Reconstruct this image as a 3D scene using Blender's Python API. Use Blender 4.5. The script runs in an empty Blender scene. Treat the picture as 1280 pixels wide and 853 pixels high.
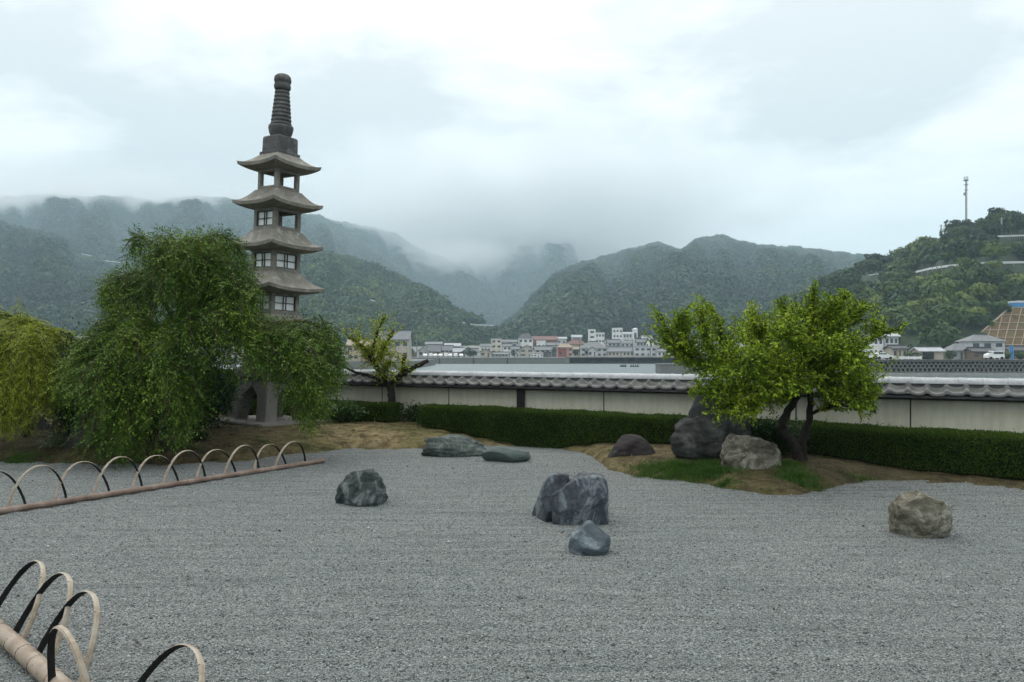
import bpy, bmesh, math, random
import numpy as np
from mathutils import Vector, noise, Matrix

random.seed(7)
RNG = np.random.default_rng(11)
scn = bpy.context.scene
COL = scn.collection
F, CX, HZ, EYE = 996.0, 640.0, 440.0, 1.75          # focal length, centre and horizon of the 1280 px photograph, eye height
WATER_Z = -3.2

def W(px, py, y):                                    # point seen at pixel (px, py) when it stands y metres away
    return Vector(((px - CX) / F * y, y, EYE + (HZ - py) / F * y))

def gdist(py, z=0.0):
    return (EYE - z) * F / (py - HZ)

# ------------------------------------------------------------------ objects
def tag(o, label=None, cat=None, group=None, kind=None):
    if label: o['label'] = label
    if cat: o['category'] = cat
    if group: o['group'] = group
    if kind: o['kind'] = kind
    return o

def empty(name, loc, rz=0.0):
    o = bpy.data.objects.new(name, None)
    o.empty_display_size = 0.2
    COL.objects.link(o)
    o.location = loc
    o.rotation_euler = (0, 0, rz)
    return o

def link_mesh(name, me, mats, parent=None):
    for m in (mats if isinstance(mats, (list, tuple)) else [mats]):
        me.materials.append(m)
    o = bpy.data.objects.new(name, me)
    COL.objects.link(o)
    if parent is not None:
        o.parent = parent
    return o

class MB:
    def __init__(self):
        self.v, self.f, self.m = [], [], []
        self.mi = 0
    def add(self, vs, fs):
        b = len(self.v)
        self.v += [tuple(p) for p in vs]
        self.f += [tuple(i + b for i in f) for f in fs]
        self.m += [self.mi] * len(fs)
        return self
    def box(self, x0, x1, y0, y1, z0, z1, M=None):
        vs = [(x, y, z) for z in (z0, z1) for x, y in ((x0, y0), (x1, y0), (x1, y1), (x0, y1))]
        if M is not None:
            vs = [M @ Vector(p) for p in vs]
        return self.add(vs, [(0, 3, 2, 1), (4, 5, 6, 7), (0, 1, 5, 4), (1, 2, 6, 5), (2, 3, 7, 6), (3, 0, 4, 7)])
    def tube(self, pts, rad, n=7, cap=True, wob=0.0):
        pts = [Vector(p) for p in pts]
        if not isinstance(rad, (list, tuple)):
            rad = [rad] * len(pts)
        vs, fs = [], []
        prev = None
        for i, p in enumerate(pts):
            d = (pts[min(i + 1, len(pts) - 1)] - pts[max(i - 1, 0)])
            if d.length < 1e-9: d = Vector((0, 0, 1))
            d.normalize()
            if prev is None:
                a = Vector((1, 0, 0)) if abs(d.x) < .8 else Vector((0, 1, 0))
            else:
                a = prev
            a = (a - d * a.dot(d)); a.normalize(); prev = a
            b = d.cross(a)
            for k in range(n):
                t = 2 * math.pi * k / n
                r = rad[i] * (1 + (random.uniform(-wob, wob) if wob else 0))
                vs.append(p + a * math.cos(t) * r + b * math.sin(t) * r)
        for i in range(len(pts) - 1):
            for k in range(n):
                k2 = (k + 1) % n
                fs.append((i * n + k, i * n + k2, (i + 1) * n + k2, (i + 1) * n + k))
        if cap:
            fs.append(tuple(range(n))[::-1])
            fs.append(tuple((len(pts) - 1) * n + k for k in range(n)))
        return self.add(vs, fs)
    def lathe(self, prof, n=20, M=None):
        vs, fs = [], []
        for r, z in prof:
            for k in range(n):
                t = 2 * math.pi * k / n
                vs.append(Vector((r * math.cos(t), r * math.sin(t), z)))
        if M is not None: vs = [M @ p for p in vs]
        for i in range(len(prof) - 1):
            for k in range(n):
                k2 = (k + 1) % n
                fs.append((i * n + k, i * n + k2, (i + 1) * n + k2, (i + 1) * n + k))
        fs.append(tuple(range(n))[::-1]); fs.append(tuple((len(prof) - 1) * n + k for k in range(n)))
        return self.add(vs, fs)
    def build(self, name, mats, parent=None, smooth=False, bevel=0.0):
        me = bpy.data.meshes.new(name)
        me.from_pydata(self.v, [], self.f)
        if any(self.m):
            me.polygons.foreach_set('material_index', self.m)
        if smooth:
            me.polygons.foreach_set('use_smooth', [True] * len(me.polygons))
        me.update()
        o = link_mesh(name, me, mats, parent)
        if bevel:
            b = o.modifiers.new('bevel', 'BEVEL'); b.width = bevel; b.segments = 2; b.limit_method = 'ANGLE'
        return o

def np_mesh(name, verts, faces, mats, parent=None, smooth=False):
    """verts (N,3), faces (M,k) of one size"""
    verts = np.ascontiguousarray(verts, np.float32); faces = np.ascontiguousarray(faces, np.int32)
    me = bpy.data.meshes.new(name)
    me.vertices.add(len(verts)); me.vertices.foreach_set('co', verts.ravel())
    M, k = faces.shape
    me.loops.add(M * k); me.loops.foreach_set('vertex_index', faces.ravel())
    me.polygons.add(M); me.polygons.foreach_set('loop_start', np.arange(0, M * k, k, dtype=np.int32))
    me.update(calc_edges=True)
    if smooth: me.polygons.foreach_set('use_smooth', np.ones(M, bool))
    return link_mesh(name, me, mats, parent)

def unit(a):
    return a / np.maximum(np.linalg.norm(a, axis=-1, keepdims=True), 1e-9)

def leaf_verts(c, d, up, L, Wd, fold=0.25):
    """rhombic leaves: base c, long axis d, rough normal up"""
    d = unit(d); s = unit(np.cross(d, up)); n = np.cross(s, d)
    L = np.broadcast_to(np.asarray(L, float), (len(c),))[:, None]; Wd = np.broadcast_to(np.asarray(Wd, float), (len(c),))[:, None]
    v = np.empty((len(c), 4, 3))
    v[:, 0] = c
    v[:, 1] = c + d * L * .45 + s * Wd * .5 + n * Wd * fold
    v[:, 2] = c + d * L
    v[:, 3] = c + d * L * .45 - s * Wd * .5 + n * Wd * fold
    return v

def quads(v):
    n = len(v)
    return v.reshape(-1, 3), np.arange(n * 4).reshape(n, 4)

def rnd_dirs(n):
    return unit(RNG.normal(size=(n, 3)))

# ------------------------------------------------------------------ materials
class NT:
    def __init__(self, name):
        self.mat = bpy.data.materials.new(name); self.mat.use_nodes = True
        self.t = self.mat.node_tree; self.t.nodes.clear()
        self.out = self.n('ShaderNodeOutputMaterial')
    def n(self, typ, **kw):
        o = self.t.nodes.new(typ)
        for k, v in kw.items():
            if k.startswith('i_'):
                key = k[2:]
                key = int(key) if key.isdigit() else key.replace('_', ' ')
                o.inputs[key].default_value = v
            else: setattr(o, k, v)
        return o
    def l(self, a, b): self.t.links.new(a, b)
    def coord(self, kind='Object', scale=None):
        c = self.n('ShaderNodeTexCoord').outputs[kind]
        if scale is not None:
            m = self.n('ShaderNodeMapping'); m.inputs['Scale'].default_value = scale if hasattr(scale, '__len__') else (scale,) * 3
            self.l(c, m.inputs['Vector']); c = m.outputs['Vector']
        return c
    def noise(self, vec, scale, detail=4, rough=.55, dist=0.0):
        o = self.n('ShaderNodeTexNoise'); o.inputs['Scale'].default_value = scale; o.inputs['Detail'].default_value = detail
        o.inputs['Roughness'].default_value = rough; o.inputs['Distortion'].default_value = dist
        if vec is not None: self.l(vec, o.inputs['Vector'])
        return o.outputs['Fac']
    def voro(self, vec, scale, feature='F1', out='Distance', rnd=1.0):
        o = self.n('ShaderNodeTexVoronoi', feature=feature); o.inputs['Scale'].default_value = scale
        if 'Randomness' in o.inputs: o.inputs['Randomness'].default_value = rnd
        self.l(vec, o.inputs['Vector'])
        return o.outputs[out]
    def ramp(self, fac, stops, interp='LINEAR'):
        r = self.n('ShaderNodeValToRGB'); cr = r.color_ramp; cr.interpolation = interp
        while len(cr.elements) < len(stops): cr.elements.new(.5)
        for e, (p, c) in zip(cr.elements, stops):
            e.position = p; e.color = (*c, 1) if len(c) == 3 else c
        self.l(fac, r.inputs['Fac']); return r.outputs['Color']
    def mix(self, fac, a, b, mode='MIX'):
        m = self.n('ShaderNodeMix', data_type='RGBA', blend_type=mode)
        for s, x in ((m.inputs[0], fac), (m.inputs[6], a), (m.inputs[7], b)):
            if hasattr(x, 'default_value'): self.l(x, s)
            elif isinstance(x, (int, float)): s.default_value = x
            else: s.default_value = (*x, 1)
        return m.outputs[2]
    def math(self, op, a, b=0.0, clamp=False):
        m = self.n('ShaderNodeMath', operation=op); m.use_clamp = clamp
        for s, x in ((m.inputs[0], a), (m.inputs[1], b)):
            if hasattr(x, 'default_value'): self.l(x, s)
            else: s.default_value = x
        return m.outputs[0]
    def bump(self, h, dist, strength=1.0, normal=None):
        b = self.n('ShaderNodeBump'); b.inputs['Distance'].default_value = dist; b.inputs['Strength'].default_value = strength
        self.l(h, b.inputs['Height'])
        if normal is not None: self.l(normal, b.inputs['Normal'])
        return b.outputs['Normal']
    def bsdf(self, color, rough=.8, normal=None, metal=0.0, spec=.3, trans=None, trans_col=None):
        p = self.n('ShaderNodeBsdfPrincipled')
        if hasattr(color, 'default_value'): self.l(color, p.inputs['Base Color'])
        else: p.inputs['Base Color'].default_value = (*color, 1)
        if hasattr(rough, 'default_value'): self.l(rough, p.inputs['Roughness'])
        else: p.inputs['Roughness'].default_value = rough
        p.inputs['Metallic'].default_value = metal
        p.inputs['Specular IOR Level'].default_value = spec
        if normal is not None: self.l(normal, p.inputs['Normal'])
        o = p.outputs[0]
        if trans:
            t = self.n('ShaderNodeBsdfTranslucent')
            tc = trans_col if trans_col is not None else color
            if hasattr(tc, 'default_value'): self.l(tc, t.inputs['Color'])
            else: t.inputs['Color'].default_value = (*tc, 1)
            mx = self.n('ShaderNodeMixShader'); mx.inputs[0].default_value = trans
            self.l(o, mx.inputs[1]); self.l(t.outputs[0], mx.inputs[2]); o = mx.outputs[0]
        self.l(o, self.out.inputs['Surface'])
        return self.mat

def plain(name, c, rough=.8, var=.25, scale=6.0, metal=0.0, spec=.3, bump=0.0):
    t = NT(name); co = t.coord()
    f = t.noise(co, scale, 5, .6)
    lo = tuple(x * (1 - var) for x in c); hi = tuple(min(1, x * (1 + var)) for x in c)
    col = t.ramp(f, [(.3, lo), (.7, hi)])
    nm = t.bump(t.noise(co, scale * 6, 4), bump) if bump else None
    return t.bsdf(col, rough, nm, metal, spec)

def leafy(name, stops, trans=.3, rough=.55, scale=1.2, spec=.25, mixn=.4):
    """leaf colour: random per leaf, drifting over the plant"""
    t = NT(name)
    r = t.n('ShaderNodeNewGeometry').outputs['Random Per Island']
    n = t.noise(t.coord('Object'), scale, 3)
    f = t.math('ADD', t.math('MULTIPLY', r, 1 - mixn), t.math('MULTIPLY', t.math('ADD', t.math('MULTIPLY', n, 2.0), -.5), mixn), clamp=True)
    col = t.ramp(f, stops)
    return t.bsdf(col, rough, None, 0, spec, trans)

def stone(name, c1, c2, c3=None, veins=0.0, vein_c=(.5, .5, .5), scale=3.0, bump=.02, rough=.85, vdir=(1, 1, 1), contrast=.25):
    t = NT(name); co = t.coord()
    n1 = t.noise(co, scale, 6, .65)
    col = t.ramp(n1, [(.5 - contrast, c1), (.5 + contrast, c2)])
    if c3 is not None:
        n2 = t.noise(co, scale * 2.3, 8, .7, .4)
        col = t.mix(t.ramp(n2, [(.52, (0, 0, 0)), (.66, (1, 1, 1))]), col, c3)
    sp = t.noise(co, scale * 14, 3, .7)
    col = t.mix(.35, col, t.ramp(sp, [(.3, (.35, .35, .35)), (.7, (1, 1, 1))]), 'MULTIPLY')
    if veins:
        m = t.n('ShaderNodeMapping'); m.inputs['Scale'].default_value = vdir; t.l(co, m.inputs['Vector'])
        v = t.noise(m.outputs['Vector'], scale * .9, 5, .6, 1.2)
        vm = t.ramp(v, [(.47, (0, 0, 0)), (.5, (1, 1, 1)), (.53, (0, 0, 0))])
        col = t.mix(t.math('MULTIPLY', vm, veins), col, vein_c)
    h = t.math('ADD', t.noise(co, scale * 3, 8, .7), t.math('MULTIPLY', t.noise(co, scale * 20, 3, .6), .25))
    nm = t.bump(h, bump)
    return t.bsdf(col, rough, nm, 0, .25)
HAZE = .00027
HAZE_TOP = 720.0
CLOUD_SEED = 7.7
CLOUD_GAIN = 15.0
EXPOSURE = 0.40
SUN = 1.0
LOW_CLOUD = True
CLOUD_SCALE = .8
# ================================================================== GARDEN GROUND
EDGE = np.array([(-2500, 600), (-400, 588), (0, 577), (100, 580), (200, 581), (300, 577), (380, 566), (440, 561), (530, 562), (600, 557), (680, 558), (735, 568),
                 (760, 587), (800, 597), (860, 603), (920, 613), (985, 620), (1030, 614), (1060, 604), (1120, 600), (1200, 605), (1280, 612), (1700, 640), (3500, 700)], float)
RISE = np.array([(-1000, .30), (0, .30), (300, .30), (480, .30), (600, .2), (700, .12), (800, .19), (1000, .21), (1090, .16), (1280, .07), (2500, .07)], float)

def soil_z(X, Y, detail=True):
    X = np.asarray(X, float); Y = np.asarray(Y, float)
    px = CX + F * X / np.maximum(Y, .5)
    ye = np.interp(px, EDGE[:, 0], EDGE[:, 1])
    s = Y - (EYE * F) / (ye - HZ)
    s = s + .06 * np.sin(X * 5.1 + Y * 2.3) + .05 * np.sin(X * 11.7 - Y * 6.1) + .03 * np.sin(X * 23.0 + Y * 17.0)
    A = np.interp(px, RISE[:, 0], RISE[:, 1])
    z = np.where(s > 0, A * (1 - np.exp(-np.maximum(s, 0) / .55)), np.maximum(s, -.3) * .35)
    z = z + np.where(s > 0, .008 * np.sin(X * 7 + 1.3 * Y) * np.sin(Y * 9 - X), 0)
    return z

def soilz(x, y): return float(soil_z(np.array([x]), np.array([y]))[0])

# --- gravel
t = NT('gravel'); co = t.coord('Object')
big = t.noise(co, .5, 4, .6)
vc = t.n('ShaderNodeTexVoronoi', feature='F1'); vc.inputs['Scale'].default_value = 88; t.l(co, vc.inputs['Vector'])
sep = t.n('ShaderNodeSeparateColor'); t.l(vc.outputs['Color'], sep.inputs[0])
c = t.ramp(sep.outputs[0], [(0, (.108, .118, .112)), (.35, (.187, .20, .191)), (.75, (.25, .264, .252)), (.95, (.30, .315, .30)), (1, (.38, .392, .375))])
c = t.mix(t.ramp(vc.outputs['Distance'], [(.45, (0, 0, 0)), (.85, (1, 1, 1))]), c, (.035, .04, .042))
med = t.noise(co, 9, 4, .7)
c = t.mix(.5, c, t.ramp(med, [(.3, (.74, .75, .74)), (.7, (1, 1, 1))]), 'MULTIPLY')
c = t.mix(.6, c, t.ramp(big, [(.35, (.80, .84, .85)), (.65, (1, 1, 1))]), 'MULTIPLY')
mp = t.n('ShaderNodeMapping'); mp.inputs['Scale'].default_value = (.7, 9.0, 1); t.l(co, mp.inputs['Vector'])
rk = t.noise(mp.outputs['Vector'], 1.0, 3, .55, .3)          # faint raked furrows running across the garden
c = t.mix(.75, c, t.ramp(rk, [(.36, (.69, .71, .71)), (.56, (1, 1, 1))]), 'MULTIPLY')
h = t.math('ADD', t.math('MULTIPLY', t.math('SUBTRACT', 1.0, vc.outputs['Distance']), .010), t.math('ADD', t.math('MULTIPLY', med, .02), t.math('MULTIPLY', rk, .05)))
M_GRAVEL = t.bsdf(c, .85, t.bump(h, 1.0, .9), 0, .25)

def grid_sheet(name, xs, ys, zf, mats, smooth=True):
    X, Y = np.meshgrid(xs, ys)
    Z = zf(X, Y)
    v = np.stack([X, Y, Z], -1).reshape(-1, 3)
    nx, ny = len(xs), len(ys)
    i = np.arange(nx * ny).reshape(ny, nx)
    f = np.stack([i[:-1, :-1], i[:-1, 1:], i[1:, 1:], i[1:, :-1]], -1).reshape(-1, 4)
    return np_mesh(name, v, f, mats, smooth=smooth)

def gravel_z(X, Y):
    r = .007 * np.sin(Y * 2 * np.pi / .21 + .9 * np.sin(X * .7)) * (.5 + .5 * np.sin(X * .5 + 1.7) * np.sin(Y * .43))
    return r + .004 * np.sin(X * 6.1 + 2 * np.sin(Y * 3.3)) * np.sin(Y * 7.7 + X)
o = grid_sheet('gravel', np.arange(-16, 16.01, .08), np.concatenate([np.arange(-16, 3, .4), np.arange(3, 17.01, .035)]), gravel_z, M_GRAVEL)
tag(o, kind='structure')

# loose stones lying on the gravel: countless
n = 240000
yy = 3.2 + (13.5 - 3.2) * RNG.random(n) ** 1.25
xx = (RNG.random(n) * 2 - 1) * (.70 * yy + .2)
keep = soil_z(xx, yy) < 0.0
xx, yy = xx[keep], yy[keep]; n = len(xx)
sz = RNG.lognormal(math.log(.0038), .40, n)
octv = np.array([(1, 0, 0), (0, 1, 0), (-1, 0, 0), (0, -1, 0), (0, 0, 1), (0, 0, -1)], float)
octf = np.array([(0, 1, 4), (1, 2, 4), (2, 3, 4), (3, 0, 4), (1, 0, 5), (2, 1, 5), (3, 2, 5), (0, 3, 5)])
v = octv[None] * (sz[:, None, None]) * (0.7 + .7 * RNG.random((n, 6, 1)))
a = RNG.random(n) * 6.28
ca, sa = np.cos(a)[:, None], np.sin(a)[:, None]
v = np.stack([v[..., 0] * ca - v[..., 1] * sa, v[..., 0] * sa + v[..., 1] * ca, v[..., 2] * .75], -1)
v += np.stack([xx, yy, gravel_z(xx, yy) + sz * .35], -1)[:, None]
f = octf[None] + 6 * np.arange(n)[:, None, None]
t = NT('loose_gravel'); r = t.n('ShaderNodeNewGeometry').outputs['Random Per Island']
M_PEB = t.bsdf(t.ramp(r, [(0, (.045, .052, .05)), (.25, (.15, .16, .154)), (.75, (.25, .262, .25)), (1, (.36, .37, .352))]), .85)
o = np_mesh('gravel_stones', v.reshape(-1, 3), f.reshape(-1, 3), M_PEB)
tag(o, 'loose grey gravel stones spread over the raked garden bed', 'gravel', kind='stuff')

# --- soil mounds
t = NT('garden_soil'); co = t.coord('Object')
n1 = t.noise(co, .8, 5, .65); n2 = t.noise(co, 4.5, 6, .7); n3 = t.noise(co, 30, 4, .7)
c = t.ramp(n2, [(.30, (.05, .038, .02)), (.43, (.13, .10, .05)), (.55, (.24, .19, .10)), (.72, (.33, .27, .155))])
mo = t.ramp(n1, [(.46, (0, 0, 0)), (.60, (1, 1, 1))])
py_ = t.n('ShaderNodeSeparateXYZ'); t.l(co, py_.inputs[0])
isl = t.ramp(t.math('MULTIPLY', t.math('ADD', py_.outputs[0], t.math('MULTIPLY', n2, 1.2)), .25), [(.42, (0, 0, 0)), (.60, (1, 1, 1))])
c = t.mix(t.math('MULTIPLY', isl, .72), c, t.ramp(n2, [(.33, (.036, .028, .015)), (.5, (.07, .058, .03)), (.68, (.125, .102, .056))]))
c = t.mix(t.math('MULTIPLY', mo, .7), c, t.ramp(n2, [(.35, (.03, .042, .012)), (.65, (.10, .105, .03))]))
# brown earth towards the right end of the bed
px_ = t.n('ShaderNodeSeparateXYZ'); t.l(co, px_.inputs[0])
rt = t.ramp(t.math('MULTIPLY', t.math('ADD', px_.outputs[0], t.math('MULTIPLY', n1, 1.5)), .125), [(.48, (0, 0, 0)), (.62, (1, 1, 1))])
c = t.mix(t.math('MULTIPLY', rt, .8), c, t.ramp(n2, [(.35, (.042, .035, .02)), (.65, (.105, .085, .047))]))
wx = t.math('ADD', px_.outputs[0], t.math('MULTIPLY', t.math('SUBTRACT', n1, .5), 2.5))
lt = t.ramp(t.math('MULTIPLY', t.math('ADD', wx, 10.0), .1), [(.50, (1, 1, 1)), (.68, (0, 0, 0))])  # dark leaf-litter soil at left, also painting in the shade below the trees
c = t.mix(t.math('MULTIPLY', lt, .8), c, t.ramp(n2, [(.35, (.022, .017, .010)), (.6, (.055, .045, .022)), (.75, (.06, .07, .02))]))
c = t.mix(.6, c, t.ramp(n3, [(.3, (.4, .4, .4)), (.65, (1, 1, 1))]), 'MULTIPLY')
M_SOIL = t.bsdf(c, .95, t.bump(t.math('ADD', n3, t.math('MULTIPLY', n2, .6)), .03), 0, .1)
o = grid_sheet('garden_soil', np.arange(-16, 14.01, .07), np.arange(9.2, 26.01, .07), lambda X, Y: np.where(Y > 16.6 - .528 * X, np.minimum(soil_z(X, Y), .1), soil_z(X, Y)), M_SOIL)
tag(o, kind='structure')

# ================================================================== GARDEN WALL
WA = math.atan(.528); WC, WS = math.cos(WA), math.sin(WA)
def wall_pt(s, n, z=0.0):                           # s along the wall, n towards the garden
    return Vector((s * WC - n * WS, 16.0 - s * WS - n * WC, z))
wall = empty('garden_wall', (0, 16.0, 0), -WA)
tag(wall, 'long cream plastered garden wall with grey pantile coping running behind the clipped hedges', 'wall')
t = NT('plaster'); co = t.coord('Object')
c = t.ramp(t.noise(co, 1.3, 5, .6), [(.3, (.56, .54, .43)), (.7, (.66, .635, .52))])
mp = t.n('ShaderNodeMapping'); mp.inputs['Scale'].default_value = (6, 6, .5); t.l(co, mp.inputs['Vector'])
c = t.mix(.5, c, t.ramp(t.noise(mp.outputs['Vector'], 2.5, 5, .65), [(.3, (.72, .71, .66)), (.6, (1, 1, 1))]), 'MULTIPLY')
c = t.mix(.4, c, t.ramp(t.noise(co, 9, 5, .7), [(.3, (.8, .79, .76)), (.6, (1, 1, 1))]), 'MULTIPLY')
M_PLASTER = t.bsdf(c, .9, t.bump(t.noise(co, 60, 3), .003), 0, .15)
M_WPOST = plain('dark_wood', (.045, .035, .028), .8, .3, 5)
t = NT('roof_tile'); co = t.coord('Object')
c = t.ramp(t.noise(co, 2.2, 6, .7), [(.3, (.14, .14, .138)), (.55, (.22, .217, .21)), (.75, (.30, .297, .285))])
c = t.mix(.5, c, t.ramp(t.noise(co, 14, 4, .7), [(.3, (.5, .5, .5)), (.62, (1, 1, 1))]), 'MULTIPLY')
M_TILE = t.bsdf(c, .6, t.bump(t.noise(co, 50, 3), .002), 0, .4)
t = NT('ridge_tile'); co = t.coord('Object')
c = t.ramp(t.noise(co, 2.5, 6, .7), [(.3, (.30, .31, .32)), (.6, (.44, .45, .46)), (.8, (.52, .53, .53))])
c = t.mix(.5, c, t.ramp(t.noise(co, 16, 4, .7), [(.3, (.55, .55, .55)), (.6, (1, 1, 1))]), 'MULTIPLY')
M_RIDGE = t.bsdf(c, .55, t.bump(t.noise(co, 50, 3), .002), 0, .4)
M_MTILE = plain('mossy_tile', (.085, .088, .08), .75, .45, 5)
M_DTILE = plain('dark_tile', (.06, .063, .066), .6, .35, 8)
S0, S1 = -17.2, 11.2
joints = [-1.44 + 1.72 * k for k in range(-9, 8)]
joints = [j for j in joints if S0 < j < S1]
edges = [S0] + joints + [S1]
for a_, b_ in zip(edges[:-1], edges[1:]):
    MB().box(a_ + .012, b_ - .012, -.09, .09, -.05, 1.0).build('plaster_panel', M_PLASTER, wall)
for j in joints:
    MB().box(j - .0118, j + .0118, -.087, .087, -.05, .998).build('post', M_WPOST, wall)
MB().box(S0, S1, -.20, .20, 1.0, 1.035).build('eaves_board', M_WPOST, wall)
# pantile slopes, with hanging eave tiles along the edge
P = .265
nt = int((S1 - S0) / P)
ph = np.array([0, .1, .2, .33, .46, .56, .64, .69, .74, .79, .84, .89, .94])
def prof(p):
    return np.where(p < .64, -.018 * np.sin(np.pi * p / .64), .042 * np.sin(np.pi * (p - .64) / .36) ** .8)
u = (np.arange(nt)[:, None] + ph[None]).ravel() * P + S0
zw = np.tile(prof(ph), nt)
tid = np.repeat(np.arange(nt), len(ph))
jit = RNG.normal(0, .005, nt)[tid]; jy = RNG.normal(0, .007, nt)[tid]
def strips(name, rows_by_side, mat):
    V, Q = [], []; m = len(u); base = 0
    for rows in rows_by_side:
        for (y, z, kz) in rows:
            V.append(np.stack([u, y + np.sign(y) * jy, z + zw * kz + jit], -1))
        for r_ in range(len(rows) - 1):
            i = base + r_ * m + np.arange(m - 1)
            Q.append(np.stack([i, i + 1, i + 1 + m, i + m], -1))
        base += m * len(rows)
    return np_mesh(name, np.concatenate(V), np.concatenate(Q), mat, wall)
strips('tile_slope', [[(sd * .08, 1.225, 1), (sd * .225, 1.185, 1), (sd * .228, 1.172, 1), (sd * .366, 1.142, 1)] for sd in (-1, 1)], M_MTILE)
strips('eave_tile', [[(sd * .362, 1.143, 1), (sd * .380, 1.141, 1.02), (sd * .385, 1.136, 1.0), (sd * .386, 1.088, .55), (sd * .378, 1.082, .5), (sd * .35, 1.085, .5)] for sd in (-1, 1)], M_TILE)
MB().box(S0, S1, -.345, .345, 1.036, 1.075).build('tile_batten', M_DTILE, wall)
b = MB().box(S0, S1, -.115, .115, 1.15, 1.2283).box(S0, S1, -.098, .098, 1.2285, 1.252)
b.build('ridge_course', M_DTILE, wall)
b = MB(); x = S0
while x < S1:
    b.box(x + .002, x + .338, -.118, .118, 1.2525, 1.268); x += .34
b.build('ridge_slab', M_RIDGE, wall)
b = MB(); x = S0
k = 0
while x < S1:
    L = .325; r0 = .083
    dz = random.uniform(-.003, .003)
    vs, fs = [], []
    nn = 10
    for (xx_, rr) in ((x, r0 + .006), (x + .04, r0 + .006), (x + .045, r0), (x + L - .003, r0 - .001)):
        for q in range(nn + 1):
            an = math.pi * q / nn
            vs.append((xx_, rr * math.cos(an), 1.2685 + dz + rr * math.sin(an) * .95))
    for r_ in range(3):
        for q in range(nn):
            i = r_ * (nn + 1) + q
            fs.append((i, i + nn + 1, i + nn + 2, i + 1))
    fs.append(tuple(range(nn + 1))[::-1]); fs.append(tuple(range(3 * (nn + 1), 4 * (nn + 1))))
    b.add(vs, fs); x += L
o = b.build('ridge_cap', M_RIDGE, wall)
# black box on a short post against the wall
p = wall_pt(.28, .16)
ub = empty('utility_box', (p.x, p.y, soilz(p.x, p.y)), -WA)
tag(ub, 'narrow black box on a short stem standing against the cream wall', 'utility box')
M_BLK = plain('black_metal', (.012, .012, .013), .5, .2, 8)
MB().box(-.075, .075, -.04, .04, .42, .93).build('case', M_BLK, ub, bevel=.008)
MB().tube([(0, 0, -.05), (0, 0, .42)], .025, 8).build('stem', M_BLK, ub)
MB().box(-.085, .085, -.05, .05, .931, .955).build('lid', M_BLK, ub, bevel=.005)

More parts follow.
